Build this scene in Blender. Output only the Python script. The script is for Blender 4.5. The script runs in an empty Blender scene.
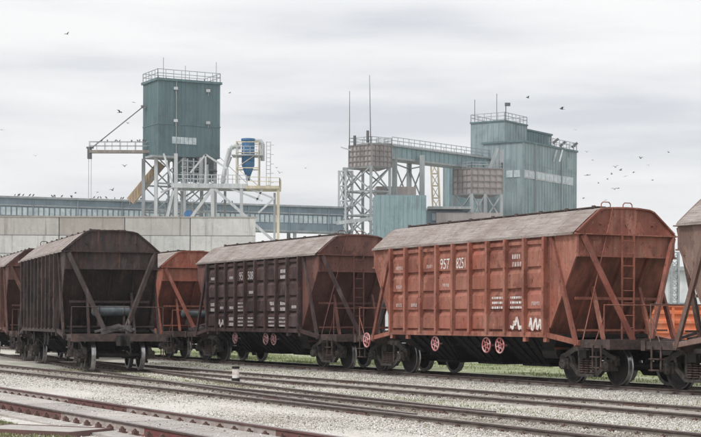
import bpy, math, random
import numpy as np
from mathutils import Vector, Matrix
random.seed(7)
S = bpy.context.scene
C = S.collection
# ---------------------------------------------------------------- camera, sky, sun
CAMZ = 1.74
F = 1607.0
HY = 321.2
cam = bpy.data.cameras.new('camera'); co = bpy.data.objects.new('camera', cam); C.objects.link(co)
co.location = (0, 0, CAMZ)
cam.sensor_width = 36; cam.lens = F/701*36
cam.shift_y = (HY-218.5)/701
cam.clip_start = .5; cam.clip_end = 3000
co.rotation_euler = (math.radians(90), math.radians(-0.22), 0)
S.camera = co
W = bpy.data.worlds.new('World'); S.world = W; W.use_nodes = True
wt = W.node_tree; wt.nodes.clear()
def nd(t, typ, **k):
    n = t.nodes.new(typ)
    for a, b in k.items(): setattr(n, a, b)
    return n
SUN_EL, SUN_AZ = math.radians(50), math.radians(228)      # azimuth clockwise from +Y
sky = nd(wt, 'ShaderNodeTexSky', sky_type='NISHITA', sun_disc=False, sun_elevation=SUN_EL, sun_rotation=SUN_AZ)
tc = nd(wt, 'ShaderNodeTexCoord'); mp = nd(wt, 'ShaderNodeMapping')
mp.inputs['Scale'].default_value = (1.8, 1.8, 13)
wt.links.new(tc.outputs['Generated'], mp.inputs['Vector'])
n1 = nd(wt, 'ShaderNodeTexNoise'); n1.inputs['Scale'].default_value = 2.1; n1.inputs['Detail'].default_value = 6; n1.inputs['Roughness'].default_value = .48
n1.inputs['Distortion'].default_value = .15
wt.links.new(mp.outputs[0], n1.inputs['Vector'])
cr = nd(wt, 'ShaderNodeValToRGB')
e = cr.color_ramp.elements
e[0].position = .33; e[0].color = (7.2, 7.35, 7.75, 1)
e[1].position = .60; e[1].color = (10.1, 10.05, 10.0, 1)
m = e.new(.46); m.color = (8.85, 8.9, 9.05, 1)
wt.links.new(n1.outputs['Fac'], cr.inputs['Fac'])
sx = nd(wt, 'ShaderNodeSeparateXYZ'); wt.links.new(tc.outputs['Generated'], sx.inputs[0])
gr_ = nd(wt, 'ShaderNodeMapRange'); gr_.inputs[1].default_value = .16; gr_.inputs[2].default_value = .9; gr_.inputs[3].default_value = 1; gr_.inputs[4].default_value = 1.55
wt.links.new(sx.outputs['Z'], gr_.inputs[0])
gm = nd(wt, 'ShaderNodeMixRGB', blend_type='MULTIPLY'); gm.inputs['Fac'].default_value = 1
wt.links.new(cr.outputs[0], gm.inputs[1]); wt.links.new(gr_.outputs[0], gm.inputs[2])
mx = nd(wt, 'ShaderNodeMixRGB'); mx.inputs['Fac'].default_value = .93
wt.links.new(sky.outputs[0], mx.inputs[1]); wt.links.new(gm.outputs[0], mx.inputs[2])
bg = nd(wt, 'ShaderNodeBackground'); bg.inputs['Strength'].default_value = .1
wo = nd(wt, 'ShaderNodeOutputWorld')
wt.links.new(mx.outputs[0], bg.inputs['Color']); wt.links.new(bg.outputs[0], wo.inputs['Surface'])
sl = bpy.data.lights.new('sun', 'SUN'); sl.energy = 1.9; sl.angle = math.radians(11); sl.color = (1, .97, .93)
so = bpy.data.objects.new('sun', sl); C.objects.link(so)
sd = Vector((math.sin(SUN_AZ)*math.cos(SUN_EL), math.cos(SUN_AZ)*math.cos(SUN_EL), math.sin(SUN_EL)))
so.rotation_euler = sd.to_track_quat('Z', 'Y').to_euler(); so.location = (0, 0, 60)
S.view_settings.view_transform = 'Standard'; S.view_settings.look = 'None'
S.view_settings.exposure = 0; S.view_settings.gamma = 1; S.view_settings.use_curve_mapping = False

# ---------------------------------------------------------------- helpers
V = Vector
UD = V((-.454, .891, 0)).normalized()      # direction of the tracks, away from the camera
ND = V((UD.y, -UD.x, 0))                   # across the tracks, away from the camera
TANG = math.atan2(-UD.y, -UD.x)            # wagon local +x points back towards the camera's right
def T(u, D, z=0): return UD*u + ND*D + V((0, 0, z))
def P(px, py, Y): return V(((px-350.5)/F*Y, Y, CAMZ+(320-py)/F*Y))
def PX(px, Y): return (px-350.5)/F*Y
def PZ(py, Y): return CAMZ+(320-py)/F*Y

class MB:
    def __init__(s): s.v = []; s.f = []; s.m = []; s.sm = []
    def add(s, vs, fs, mi=0, smooth=False):
        o = len(s.v); s.v += [tuple(v) for v in vs]
        for f in fs: s.f.append(tuple(o+i for i in f)); s.m.append(mi); s.sm.append(smooth)
        return s
    def box(s, c, d, mi=0, rot=None):
        c = V(c); hx, hy, hz = d[0]/2, d[1]/2, d[2]/2
        vs = [V((x, y, z)) for z in (-hz, hz) for x, y in ((-hx, -hy), (hx, -hy), (hx, hy), (-hx, hy))]
        if rot is not None: vs = [rot @ v for v in vs]
        return s.add([v+c for v in vs], [(3,2,1,0),(4,5,6,7),(0,1,5,4),(1,2,6,5),(2,3,7,6),(3,0,4,7)], mi)
    def bx(s, x0, x1, y0, y1, z0, z1, mi=0):
        return s.box(((x0+x1)/2, (y0+y1)/2, (z0+z1)/2), (abs(x1-x0), abs(y1-y0), abs(z1-z0)), mi)
    def bar(s, a, b, w, h=None, mi=0, up=(0,0,1)):
        a, b = V(a), V(b); h = h or w; d = (b-a); L = d.length
        if L < 1e-6: return s
        d.normalize(); up = V(up)
        if abs(d.dot(up)) > .98: up = V((1, 0, 0))
        sx = d.cross(up).normalized(); sz = sx.cross(d)
        R = Matrix((sx, d, sz)).transposed()
        return s.box((a+b)/2, (w, L, h), mi, R)
    def tube(s, a, b, r, n=8, mi=0, r2=None, cap=True):
        a, b = V(a), V(b); r2 = r if r2 is None else r2
        d = (b-a).normalized(); up = V((0,0,1)) if abs(d.z) < .95 else V((1,0,0))
        x = d.cross(up).normalized(); y = x.cross(d)
        vs = []
        for q, rr in ((a, r), (b, r2)):
            for i in range(n):
                t = 2*math.pi*i/n; vs.append(q+x*math.cos(t)*rr+y*math.sin(t)*rr)
        s.add(vs, [(i, (i+1) % n, n+(i+1) % n, n+i) for i in range(n)], mi, True)
        if cap: s.add(vs, [tuple(range(n))[::-1], tuple(range(n, 2*n))], mi)
        return s
    def path(s, pts, r, n=6, mi=0):
        for a, b in zip(pts[:-1], pts[1:]): s.tube(a, b, r, n, mi)
        return s
    def prism(s, pts, a, b, mi=0):
        """pts: list of 3D points (a planar outline); extruded from offset a to offset b"""
        a, b = V(a), V(b); n = len(pts)
        vs = [V(p)+a for p in pts]+[V(p)+b for p in pts]
        return s.add(vs, [tuple(range(n))[::-1], tuple(range(n, 2*n))]+[(i, (i+1) % n, n+(i+1) % n, n+i) for i in range(n)], mi)
    def lathe(s, prof, c, axis='Y', n=24, mis=None, closed=False):
        """prof: (offset along axis, radius)"""
        c = V(c); vs = []; k = len(prof)
        for a, r in prof:
            for i in range(n):
                t = 2*math.pi*i/n; p, q = math.cos(t)*r, math.sin(t)*r
                vs.append(c + (V((p, a, q)) if axis == 'Y' else V((a, p, q)) if axis == 'X' else V((p, q, a))))
        for j in range(k-1):
            s.add(vs[j*n:(j+2)*n], [(i, (i+1) % n, n+(i+1) % n, n+i) for i in range(n)], mis[j] if mis else 0, True)
        return s
    def torus(s, c, R, r, axis='Z', n=20, k=6, mi=0):
        c = V(c); vs = []
        for i in range(n):
            t = 2*math.pi*i/n
            for j in range(k):
                u = 2*math.pi*j/k; rr = R+r*math.cos(u); p, q, w = rr*math.cos(t), rr*math.sin(t), r*math.sin(u)
                vs.append(c+(V((p, q, w)) if axis == 'Z' else V((p, w, q)) if axis == 'Y' else V((w, p, q))))
        return s.add(vs, [(i*k+j, ((i+1) % n)*k+j, ((i+1) % n)*k+(j+1) % k, i*k+(j+1) % k) for i in range(n) for j in range(k)], mi, True)
    def build(s, name, mats, parent=None, loc=None):
        me = bpy.data.meshes.new(name); me.from_pydata(s.v, [], s.f)
        mats = mats if isinstance(mats, (list, tuple)) else [mats]
        for mm in mats: me.materials.append(mm)
        me.polygons.foreach_set('material_index', s.m); me.polygons.foreach_set('use_smooth', s.sm)
        me.update()
        import bmesh
        b = bmesh.new(); b.from_mesh(me); bmesh.ops.recalc_face_normals(b, faces=b.faces); b.to_mesh(me); b.free()
        o = bpy.data.objects.new(name, me); C.objects.link(o)
        if parent: o.parent = parent
        if loc: o.location = loc
        return o
def tag(o, label=None, cat=None, group=None, kind=None):
    if label: o['label'] = label
    if cat: o['category'] = cat
    if group: o['group'] = group
    if kind: o['kind'] = kind
    return o
def empty(name, loc=(0,0,0), rz=0, label=None, cat=None, group=None, kind=None):
    o = bpy.data.objects.new(name, None); C.objects.link(o); o.location = loc; o.rotation_euler = (0, 0, rz)
    o.empty_display_size = .3
    return tag(o, label, cat, group, kind)
def copy_tree(o, parent=None):
    kids = [c for c in bpy.data.objects if c.parent == o]
    c = o.copy(); C.objects.link(c); c.parent = parent
    for k in kids: copy_tree(k, c)
    return c

# ---------------------------------------------------------------- materials
def mat(name, col, rough=.7, metal=0, col2=None, scale=3., lo=.35, hi=.65, stretch=(1,1,1), layers=(), bump=0, bscale=40, spec=.4, rnd=0):
    """base colour with a noise mix and extra noise layers (colour, scale, lo, hi, stretch)"""
    m = bpy.data.materials.new(name); m.use_nodes = True; t = m.node_tree; t.nodes.clear()
    out = nd(t, 'ShaderNodeOutputMaterial'); p = nd(t, 'ShaderNodeBsdfPrincipled'); t.links.new(p.outputs[0], out.inputs[0])
    p.inputs['Roughness'].default_value = rough; p.inputs['Metallic'].default_value = metal
    p.inputs['Specular IOR Level'].default_value = spec
    tcn = nd(t, 'ShaderNodeTexCoord'); oi = nd(t, 'ShaderNodeObjectInfo')
    off = nd(t, 'ShaderNodeVectorMath', operation='ADD'); t.links.new(tcn.outputs['Object'], off.inputs[0])
    ml = nd(t, 'ShaderNodeMath', operation='MULTIPLY'); ml.inputs[1].default_value = 37; t.links.new(oi.outputs['Random'], ml.inputs[0]); t.links.new(ml.outputs[0], off.inputs[1])
    def noise(sc, st, det=6):
        q = nd(t, 'ShaderNodeMapping'); q.inputs['Scale'].default_value = st; t.links.new(off.outputs[0], q.inputs[0])
        n = nd(t, 'ShaderNodeTexNoise'); n.inputs['Scale'].default_value = sc; n.inputs['Detail'].default_value = det; n.inputs['Roughness'].default_value = .65
        t.links.new(q.outputs[0], n.inputs['Vector']); return n.outputs['Fac']
    cur = None
    ls = []
    if col2: ls.append((col2, scale, lo, hi, stretch))
    ls += list(layers)
    rgb = nd(t, 'ShaderNodeRGB'); rgb.outputs[0].default_value = (*col, 1); cur = rgb.outputs[0]
    for c2, sc, l, h, st in ls:
        f = noise(sc, st); mr = nd(t, 'ShaderNodeMapRange'); mr.inputs[1].default_value = l; mr.inputs[2].default_value = h
        t.links.new(f, mr.inputs[0]); mm = nd(t, 'ShaderNodeMixRGB'); mm.inputs[2].default_value = (*c2[:3], 1)
        if len(c2) > 3:
            k = nd(t, 'ShaderNodeMath', operation='MULTIPLY'); k.inputs[1].default_value = c2[3]; t.links.new(mr.outputs[0], k.inputs[0]); t.links.new(k.outputs[0], mm.inputs[0])
        else: t.links.new(mr.outputs[0], mm.inputs[0])
        t.links.new(cur, mm.inputs[1]); cur = mm.outputs[0]
    if rnd:
        h = nd(t, 'ShaderNodeHueSaturation'); r = nd(t, 'ShaderNodeMapRange'); r.inputs[3].default_value = 1-rnd; r.inputs[4].default_value = 1+rnd
        t.links.new(oi.outputs['Random'], r.inputs[0]); t.links.new(r.outputs[0], h.inputs['Value']); t.links.new(cur, h.inputs['Color']); cur = h.outputs[0]
    t.links.new(cur, p.inputs['Base Color'])
    if bump:
        bn = nd(t, 'ShaderNodeBump'); bn.inputs['Strength'].default_value = bump; bn.inputs['Distance'].default_value = .02
        t.links.new(noise(bscale, (1,1,1), 4), bn.inputs['Height']); t.links.new(bn.outputs[0], p.inputs['Normal'])
    return m
def wagon_paint(name, col, dark, dust, dustamt=.5, rust=(.10,.05,.035)):
    return mat(name, col, .68, 0, dark, 1.3, .38, .72, (1,1,.6), layers=[
        ((*rust, .85), 4.5, .53, .66, (1, 1, .5)), ((col[0]*.62, col[1]*.55, col[2]*.5, .8), .8, .45, .6, (1, 1, 1)), ((*dust, dustamt), 2.2, .42, .75, (3, 3, .25)), ((*dark, .5), 9, .55, .8, (2.5, 2.5, .3)),
        ((*dust, dustamt*.6), .5, .4, .65, (1, 1, 1)),
        ((*dark, .6), .9, .53, .56, (1, 1, .8)), ((*dust, .45), 1.6, .60, .63, (1.6, 1.6, .5)),
        ((rust[0]*.5, rust[1]*.5, rust[2]*.5, .85), 13, .61, .65, (1, 1, .55)), ((.16, .075, .045, .6), 3.2, .56, .66, (4, 4, .16)),
        ((min(.8, dust[0]*1.25), min(.8, dust[1]*1.35), min(.8, dust[2]*1.4), .6), 10, .65, .69, (1, 1, 1))], bump=.45, bscale=5, spec=.3)
M = {}
M['orange'] = wagon_paint('orange_paint', (.33,.102,.066), (.15,.05,.038), (.43,.235,.18), .5)
M['maroon'] = wagon_paint('maroon_paint', (.050,.026,.027), (.024,.015,.016), (.16,.12,.12), .4)
M['maroon_end'] = wagon_paint('maroon_end_paint', (.15,.062,.05), (.055,.03,.028), (.24,.12,.10), .5)
M['black_brown'] = wagon_paint('sooty_brown_paint', (.036,.026,.027), (.017,.013,.013), (.10,.08,.077), .45)
M['scarlet'] = wagon_paint('faded_red_paint', (.32,.095,.062), (.18,.055,.04), (.40,.2,.14), .4)
M['brown'] = wagon_paint('brown_paint', (.105,.045,.036), (.06,.03,.026), (.22,.12,.1), .4)
M['dusty'] = wagon_paint('dusty_brown_paint', (.20,.12,.10), (.12,.07,.06), (.30,.22,.19), .6)
def slope_paint(k, c): M[k+'_slope'] = mat(k+'_slope_tone', c, .8, 0, tuple(q*.5 for q in c), 1.2, .35, .6, layers=[((.07,.042,.034,.6), 2.5, .45, .65, (1,2.5,.4)), ((.16,.11,.09,.4), 6, .55, .75, (2,2,.3))], bump=.12)  # end slope sheets: own base tone, noise-mixed with its half tone and browns
slope_paint('orange', (.33,.12,.085)); slope_paint('maroon', (.16,.07,.06)); slope_paint('black_brown', (.030,.021,.021)); slope_paint('scarlet', (.26,.075,.05)); slope_paint('brown', (.09,.04,.034)); slope_paint('dusty', (.12,.08,.07))
for k_, c_, d_, u_ in (('orange', (.27,.078,.052), (.12,.042,.034), (.36,.18,.14)), ('maroon', (.04,.022,.025), (.02,.014,.016), (.14,.10,.10)), ('black_brown', (.026,.018,.02), (.014,.011,.011), (.08,.06,.055)),
        ('scarlet', (.30,.08,.05), (.15,.05,.04), (.36,.18,.13)), ('brown', (.085,.038,.03), (.05,.026,.022), (.2,.11,.09)), ('dusty', (.17,.10,.085), (.1,.06,.05), (.27,.2,.17))):
    M[k_+'_patch'] = wagon_paint(k_+'_patch', c_, d_, u_, .4); M[k_+'_faded'] = wagon_paint(k_+'_faded', tuple(q*1.35+.012 for q in c_), c_, tuple(min(1, q*1.1) for q in u_), .7)
M['soot'] = mat('sooty_steel', (.013,.012,.012), .7, 0, (.032,.027,.025), 5, .42, .7, layers=[((.11,.085,.07,.5), 16, .57, .7, (1,1,1))], bump=.25, spec=.3)
M['hopper'] = mat('hopper_black', (.009,.009,.009), .75, 0, (.02,.017,.017), 3, .45, .75, bump=.1, spec=.2)
M['tread'] = mat('wheel_tread_steel', (.45,.45,.46), .28, .9, (.25,.24,.24), 8)
M['frame'] = mat('oily_frame', (.038,.027,.025), .7, 0, (.10,.06,.05), 3, .42, .7, layers=[((.2,.16,.14,.35), 8, .52, .72, (1,1,1))], bump=.15)
M['roof'] = mat('weathered_roof', (.31,.27,.25), .8, 0, (.21,.17,.15), 1.1, .38, .64, layers=[((.17,.125,.105,.75), 4, .47, .68, (.35,3,3)), ((.5,.48,.46,.5), 6, .52, .7, (.3,4,4)), ((.10,.07,.06,.8), 14, .57, .68, (1,1,1))], bump=.1)
M['walk'] = mat('roof_walk_boards', (.05,.04,.038), .85, 0, (.12,.09,.08), 6)
M['white'] = mat('stencil_white', (.70,.67,.65), .85, 0, (.40,.25,.21), 11, .48, .66)
M['faint'] = mat('faded_stencil', (.50,.40,.38), .85, 0, (.3,.16,.13), 9, .45, .62)
M['faintb'] = mat('faded_stencil_on_maroon', (.52,.48,.49), .85, 0, (.2,.15,.15), 12, .5, .68)
M['pink'] = mat('handwheel_pink', (.62,.36,.36), .7, 0, (.40,.13,.13), 5, .45, .55)
M['cast'] = mat('dusty_casting', (.032,.028,.026), .7, 0, (.085,.072,.064), 6, .42, .66, layers=[((.22,.19,.17,.5), 18, .58, .7, (1,1,1))], bump=.3, spec=.35)
M['pinkdull'] = mat('handwheel_dull', (.34,.22,.22), .8, 0, (.16,.07,.07), 6, .42, .6)
M['brace_dark'] = wagon_paint('brace_dark_paint', (.05,.036,.036), (.03,.024,.024), (.12,.1,.095), .6)
M['gear'] = mat('greased_lever', (.055,.05,.047), .55, .2, (.17,.155,.15), 6)
M['tank'] = mat('tank_paint', (.12,.145,.155), .6, 0, (.06,.07,.075), 4)
M['rail'] = mat('rail_rust', (.065,.048,.042), .8, 0, (.13,.09,.075), 6, .4, .7, bump=.2)
M['railtop'] = mat('rail_head', (.30,.27,.26), .4, .5, (.17,.14,.13), 5)
M['railtopb'] = mat('rail_head_polished', (.4,.38,.37), .33, .8, (.2,.17,.16), 5)
M['railweb'] = mat('rail_web_dusty', (.13,.10,.088), .9, 0, (.25,.22,.195), 2.5, .35, .65, bump=.2)
M['raildust'] = mat('rail_web_pale', (.42,.375,.355), .9, 0, (.30,.22,.19), 3, .42, .68, bump=.2)
M['railredhead'] = mat('rail_head_side_red', (.17,.085,.08), .8, 0, (.10,.065,.06), 1.5)
M['railred'] = mat('rail_rust_red', (.19,.085,.08), .8, 0, (.14,.075,.065), 1.2, .35, .65, bump=.2)
M['railpaint'] = mat('rail_painted_red', (.21,.06,.056), .8, 0, (.14,.06,.052), 4)
M['clip'] = mat('rail_clip', (.055,.034,.03), .8, 0, (.2,.12,.1), 30)
M['tie'] = mat('old_timber', (.20,.175,.155), .9, 0, (.34,.31,.28), 5, .4, .7, bump=.4, rnd=.25)
M['conc'] = mat('pale_concrete', (.39,.365,.34), .9, 0, (.29,.265,.245), 1.8, .38, .68, layers=[((.24,.19,.165,.55), 5, .52, .7, (1,1,1)), ((.6,.58,.56,.5), 22, .55, .7, (1,1,1))], bump=.2, rnd=.1)

# ---------------------------------------------------------------- ground
def gz(D):
    if D > 11.6: return .088
    if D > 10.5: return .03+(D-10.5)/1.1*.058
    return .03
def ground_material():
    m = bpy.data.materials.new('gravel_ground'); m.use_nodes = True; t = m.node_tree; t.nodes.clear()
    out = nd(t, 'ShaderNodeOutputMaterial'); p = nd(t, 'ShaderNodeBsdfPrincipled'); t.links.new(p.outputs[0], out.inputs[0])
    p.inputs['Roughness'].default_value = .95; p.inputs['Specular IOR Level'].default_value = .15
    g = nd(t, 'ShaderNodeNewGeometry')
    def dot(vec):
        d = nd(t, 'ShaderNodeVectorMath', operation='DOT_PRODUCT'); d.inputs[1].default_value = vec; t.links.new(g.outputs['Position'], d.inputs[0]); return d.outputs['Value']
    D, U = dot(ND), dot(UD)
    def noise(sc, det=5, ro=.6):
        n = nd(t, 'ShaderNodeTexNoise'); n.inputs['Scale'].default_value = sc; n.inputs['Detail'].default_value = det; n.inputs['Roughness'].default_value = ro
        t.links.new(g.outputs['Position'], n.inputs['Vector']); return n.outputs['Fac']
    def math_(op, a, b=None):
        n = nd(t, 'ShaderNodeMath', operation=op)
        for i, q in enumerate((a, b)):
            if q is None: continue
            if isinstance(q, (int, float)): n.inputs[i].default_value = q
            else: t.links.new(q, n.inputs[i])
        return n.outputs[0]
    def rng(a, l, h, c=0, d=1):
        n = nd(t, 'ShaderNodeMapRange'); t.links.new(a, n.inputs[0])
        for i, q in zip((1,2,3,4), (l,h,c,d)): n.inputs[i].default_value = q
        return n.outputs[0]
    def mixc(f, a, b):
        n = nd(t, 'ShaderNodeMixRGB'); t.links.new(f, n.inputs[0])
        for i, q in ((1,a),(2,b)):
            if isinstance(q, tuple): n.inputs[i].default_value = (*q, 1)
            else: t.links.new(q, n.inputs[i])
        return n.outputs[0]
    big, mid, fine = noise(.25), noise(1.3), noise(28, 3, .8)
    Dn = math_('ADD', D, math_('MULTIPLY', math_('SUBTRACT', mid, .5), 1.6))
    vor = nd(t, 'ShaderNodeTexVoronoi'); vor.inputs['Scale'].default_value = 17; t.links.new(g.outputs['Position'], vor.inputs['Vector'])
    sep = nd(t, 'ShaderNodeSeparateColor'); t.links.new(vor.outputs['Color'], sep.inputs[0])
    stone = mixc(rng(sep.outputs[0], 0, 1), (.40,.38,.345), (.63,.605,.56))
    stone = mixc(rng(mid, .4, .7), stone, mixc(rng(fine, .3, .7), (.50,.48,.445), (.63,.61,.58)))
    stone = mixc(rng(big, .45, .7, 0, .55), stone, (.44,.41,.36))
    # grass: bands across D
    def band(lo0, lo1, hi0, hi1):
        return math_('MULTIPLY', rng(Dn, lo0, lo1), rng(Dn, hi0, hi1, 1, 0))
    gr = mixc(rng(fine, .3, .7), (.10,.135,.05), (.21,.24,.10))
    g1 = math_('MULTIPLY', band(14.7, 15.6, 16.6, 17.6), rng(mid, .38, .62, 0, .55))
    col = mixc(g1, stone, gr)
    g1c = math_('MULTIPLY', band(19.5, 20.3, 22.3, 23.6), rng(mid, .4, .62, 0, .45))
    col = mixc(g1c, col, gr)
    # darker oily ballast between the running rails of the used track
    oil = math_('MULTIPLY', band(22.2, 23.6, 25.8, 27.0), rng(mid, .2, .6, .4, .85))
    col = mixc(oil, col, (.11,.098,.088))
    oil2 = math_('MULTIPLY', band(12.3, 13.0, 14.8, 15.5), rng(mid, .3, .65, .25, .8))
    col = mixc(oil2, col, (.23,.205,.18))
    oil3 = math_('MULTIPLY', band(16.8, 17.5, 19.4, 20.4), rng(mid, .3, .65, .3, .85))
    col = mixc(oil3, col, (.22,.195,.17))
    g2 = math_('MULTIPLY', band(26.4, 27.2, 33, 37), rng(mid, .25, .5, .45, 1))
    col = mixc(g2, col, mixc(rng(mid, .35, .65), (.30,.32,.20), (.20,.23,.12)))
    far = rng(Dn, 34, 38); col = mixc(far, col, mixc(rng(big, .4, .6), (.46,.45,.42), (.30,.33,.22)))
    g3 = math_('MULTIPLY', math_('MULTIPLY', rng(Dn, 7.2, 6.9), rng(Dn, 5.6, 6.0)), rng(mid, .3, .5, .5, 1))
    col = mixc(g3, col, (.15,.15,.075))
    t.links.new(col, p.inputs['Base Color'])
    b = nd(t, 'ShaderNodeBump'); b.inputs['Strength'].default_value = .8; b.inputs['Distance'].default_value = .03
    t.links.new(vor.outputs['Distance'], b.inputs['Height']); b.invert = True
    t.links.new(b.outputs[0], p.inputs['Normal'])
    return m
# one sheet: fine grid near the camera (slightly uneven), coarse skirt to the horizon
def ground():
    def axis(lo, hi, st, far): return [-far, -far/3, -150][::1] + list(np.arange(lo, hi+.01, st)) + [150, far/3, far]
    us = axis(8, 96, .5, 2200); ds = axis(-6, 44, .5, 2200)
    rs = np.random.RandomState(3); vs = []; fs = []
    ph = rs.rand(8)*6.28; fr = rs.rand(8, 2)*1.3
    for i, u in enumerate(us):
        for j, D in enumerate(ds):
            z = 0
            if 8 <= u <= 96 and -6 <= D <= 44:
                z = .016*sum(math.sin(fr[k,0]*u+fr[k,1]*D*1.4+ph[k]) for k in range(8))/1.6
                if 22 < D < 27: z *= .3
                z = gz(D)+max(-.02, min(.012, z-.008))*(.5 if D > 11 else 1)
            else: z = gz(D)
            vs.append(T(u, D, z))
    n = len(ds)
    fs = [(i*n+j, (i+1)*n+j, (i+1)*n+j+1, i*n+j+1) for i in range(len(us)-1) for j in range(n-1)]
    o = MB().add(vs, fs, 0, True).build('ground', ground_material()); tag(o, 'pale grey gravel yard ground with patches of grass', 'ground', kind='structure')
ground()

D1, D1B, D2, D3 = 24.6, 18.5, 13.93, 8.9
# loose stones lying on the gravel
def gravel(n=90000):
    rs = np.random.RandomState(5)
    # sample in depth so that near stones are dense
    Y = 21*np.exp(rs.rand(n*2)*math.log(52/21.)); px = rs.rand(n*2)*760-30
    X = (px-350.5)/F*Y
    D = X*ND.x+Y*ND.y; U = X*UD.x+Y*UD.y
    ok = (D > 5) & (D < 23.2) & ~((D > 7.0) & (D < 10.6) & (rs.rand(n*2) < .88)) & ~((D < 7.1) & (D > 5.4) & (rs.rand(n*2) < .75))
    dens = np.where((D > 10.6) & (D < 13), 1, .75)
    ok &= rs.rand(n*2) < dens
    idx = np.where(ok)[0][:n]; n = len(idx)
    base = np.array([[1,0,0],[-1,0,0],[0,1,0],[0,-1,0],[0,0,1],[0,0,-.6]], float)
    s = (.009+.014*rs.rand(n)**2)*(.7+.6*(Y[idx]/50)); GZ = np.array([(.088 if 8.26 < d < 9.54 else .038 if 7.85 < d < 9.95 else .062 if 7.48 < d < 10.1 else gz(d)) for d in D[idx]])-.004
    sc = s[:,None,None]*(1+.45*(rs.rand(n,6,1)-.5))*np.array([1,1,.75])*base[None]
    a = rs.rand(n)*6.28; ca, sa = np.cos(a)[:,None], np.sin(a)[:,None]
    x = sc[:,:,0]*ca-sc[:,:,1]*sa; y = sc[:,:,0]*sa+sc[:,:,1]*ca
    v = np.stack([x+X[idx][:,None], y+Y[idx][:,None], sc[:,:,2]+s[:,None]*.2+GZ[:,None]], 2).reshape(-1, 3)
    tri = np.array([[0,2,4],[2,1,4],[1,3,4],[3,0,4],[2,0,5],[1,2,5],[3,1,5],[0,3,5]])
    f = (tri[None]+np.arange(n)[:,None,None]*6).reshape(-1, 3)
    me = bpy.data.meshes.new('gravel'); me.vertices.add(len(v)); me.vertices.foreach_set('co', v.ravel())
    me.loops.add(f.size); me.loops.foreach_set('vertex_index', f.ravel().astype(np.int32))
    me.polygons.add(len(f)); me.polygons.foreach_set('loop_start', np.arange(0, f.size, 3, dtype=np.int32)); me.polygons.foreach_set('loop_total', np.full(len(f), 3, np.int32))
    me.update(calc_edges=True)
    at = me.attributes.new('tone', 'FLOAT', 'POINT'); at.data.foreach_set('value', np.repeat(rs.rand(n), 6).astype(np.float32))
    m = bpy.data.materials.new('gravel_stone'); m.use_nodes = True; t = m.node_tree; p = t.nodes['Principled BSDF']; p.inputs['Roughness'].default_value = .9; p.inputs['Specular IOR Level'].default_value = .2
    an = nd(t, 'ShaderNodeAttribute', attribute_name='tone'); r = nd(t, 'ShaderNodeValToRGB'); el = r.color_ramp.elements
    el[0].color = (.15,.135,.12,1); el[1].color = (.78,.77,.74,1); q = el.new(.22); q.color = (.44,.42,.38,1); q = el.new(.8); q.color = (.62,.595,.55,1)
    t.links.new(an.outputs['Fac'], r.inputs[0]); t.links.new(r.outputs[0], p.inputs['Base Color'])
    dk = nd(t, 'ShaderNodeMixRGB', blend_type='MULTIPLY'); dk.inputs[2].default_value = (.50,.45,.40,1)
    a2 = nd(t, 'ShaderNodeAttribute', attribute_name='oil'); t.links.new(a2.outputs['Fac'], dk.inputs[0]); t.links.new(r.outputs[0], dk.inputs[1]); t.links.new(dk.outputs[0], p.inputs['Base Color'])
    Ds = D[idx]; pat = np.clip((np.sin(U[idx]*.55+1.3*np.sin(Ds*1.1))+np.sin(Ds*2.3-U[idx]*.31+2)+np.sin(U[idx]*1.7+Ds*.9)-.9)/2, 0, .45); oil = pat+np.clip(1-np.minimum(np.abs(Ds-D2), np.minimum(np.abs(Ds-D1B), np.abs(Ds-D1)))/1.5, 0, 1)**.5*(.45+.55*np.sin(U[idx]*.9+Ds*2)**2)
    at = me.attributes.new('oil', 'FLOAT', 'POINT'); at.data.foreach_set('value', np.repeat(np.clip(oil*.9, 0, 1), 6).astype(np.float32))
    me.materials.append(m); o = bpy.data.objects.new('gravel', me); C.objects.link(o)
    tag(o, 'loose grey stones scattered over the yard between the tracks', 'gravel', kind='stuff')
gravel()
def grass(name, label, zones, mcol):
    rs = np.random.RandomState(11); vs = []; fs = []
    for (d0, d1, u0, u1, cnt, h) in zones:
        ncl = max(3, int((u1-u0)*1.2)); cl = [(rs.uniform(u0, u1), rs.uniform(d0, d1), rs.uniform(.3, 1.4)) for _ in range(ncl)]
        for i in range(cnt):
            c = cl[rs.randint(ncl)]; u = c[0]+rs.randn()*c[2]*1.4; D = min(d1, max(d0, c[1]+rs.randn()*c[2]*.35)); p = T(u, D, gz(D)-.01)
            hh = h*rs.uniform(.4, 1.2); a = rs.rand()*3.14; w = .012+.01*rs.rand(); k = V((math.cos(a)*w, math.sin(a)*w, 0)); l = V((rs.randn()*hh*.4, rs.randn()*hh*.4, hh))
            o = len(vs); vs += [p-k, p+k, p+l]; fs.append((o, o+1, o+2))
    o = MB().add(vs, fs).build(name, mcol); tag(o, label, 'grass', kind='stuff')
GM = mat('grass_blades', (.19,.21,.10), .8, 0, (.29,.27,.16), .7, .35, .65)
GM2 = mat('grass_blades_fresh', (.20,.26,.10), .8, 0, (.28,.31,.16), .7, .35, .65)
grass('grass', 'thin yellow-green weeds between the empty middle tracks', [(15.2,16.9,15,52,6000,.05), (20.2,22.8,18,60,2500,.04), (10.8,12.6,14,40,300,.04), (5.7,7.0,20,32,7000,.05)], GM)
grass('grass', 'fresh green grass behind the loaded train track', [(27.2,33,20,80,16000,.10)], GM2)

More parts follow.
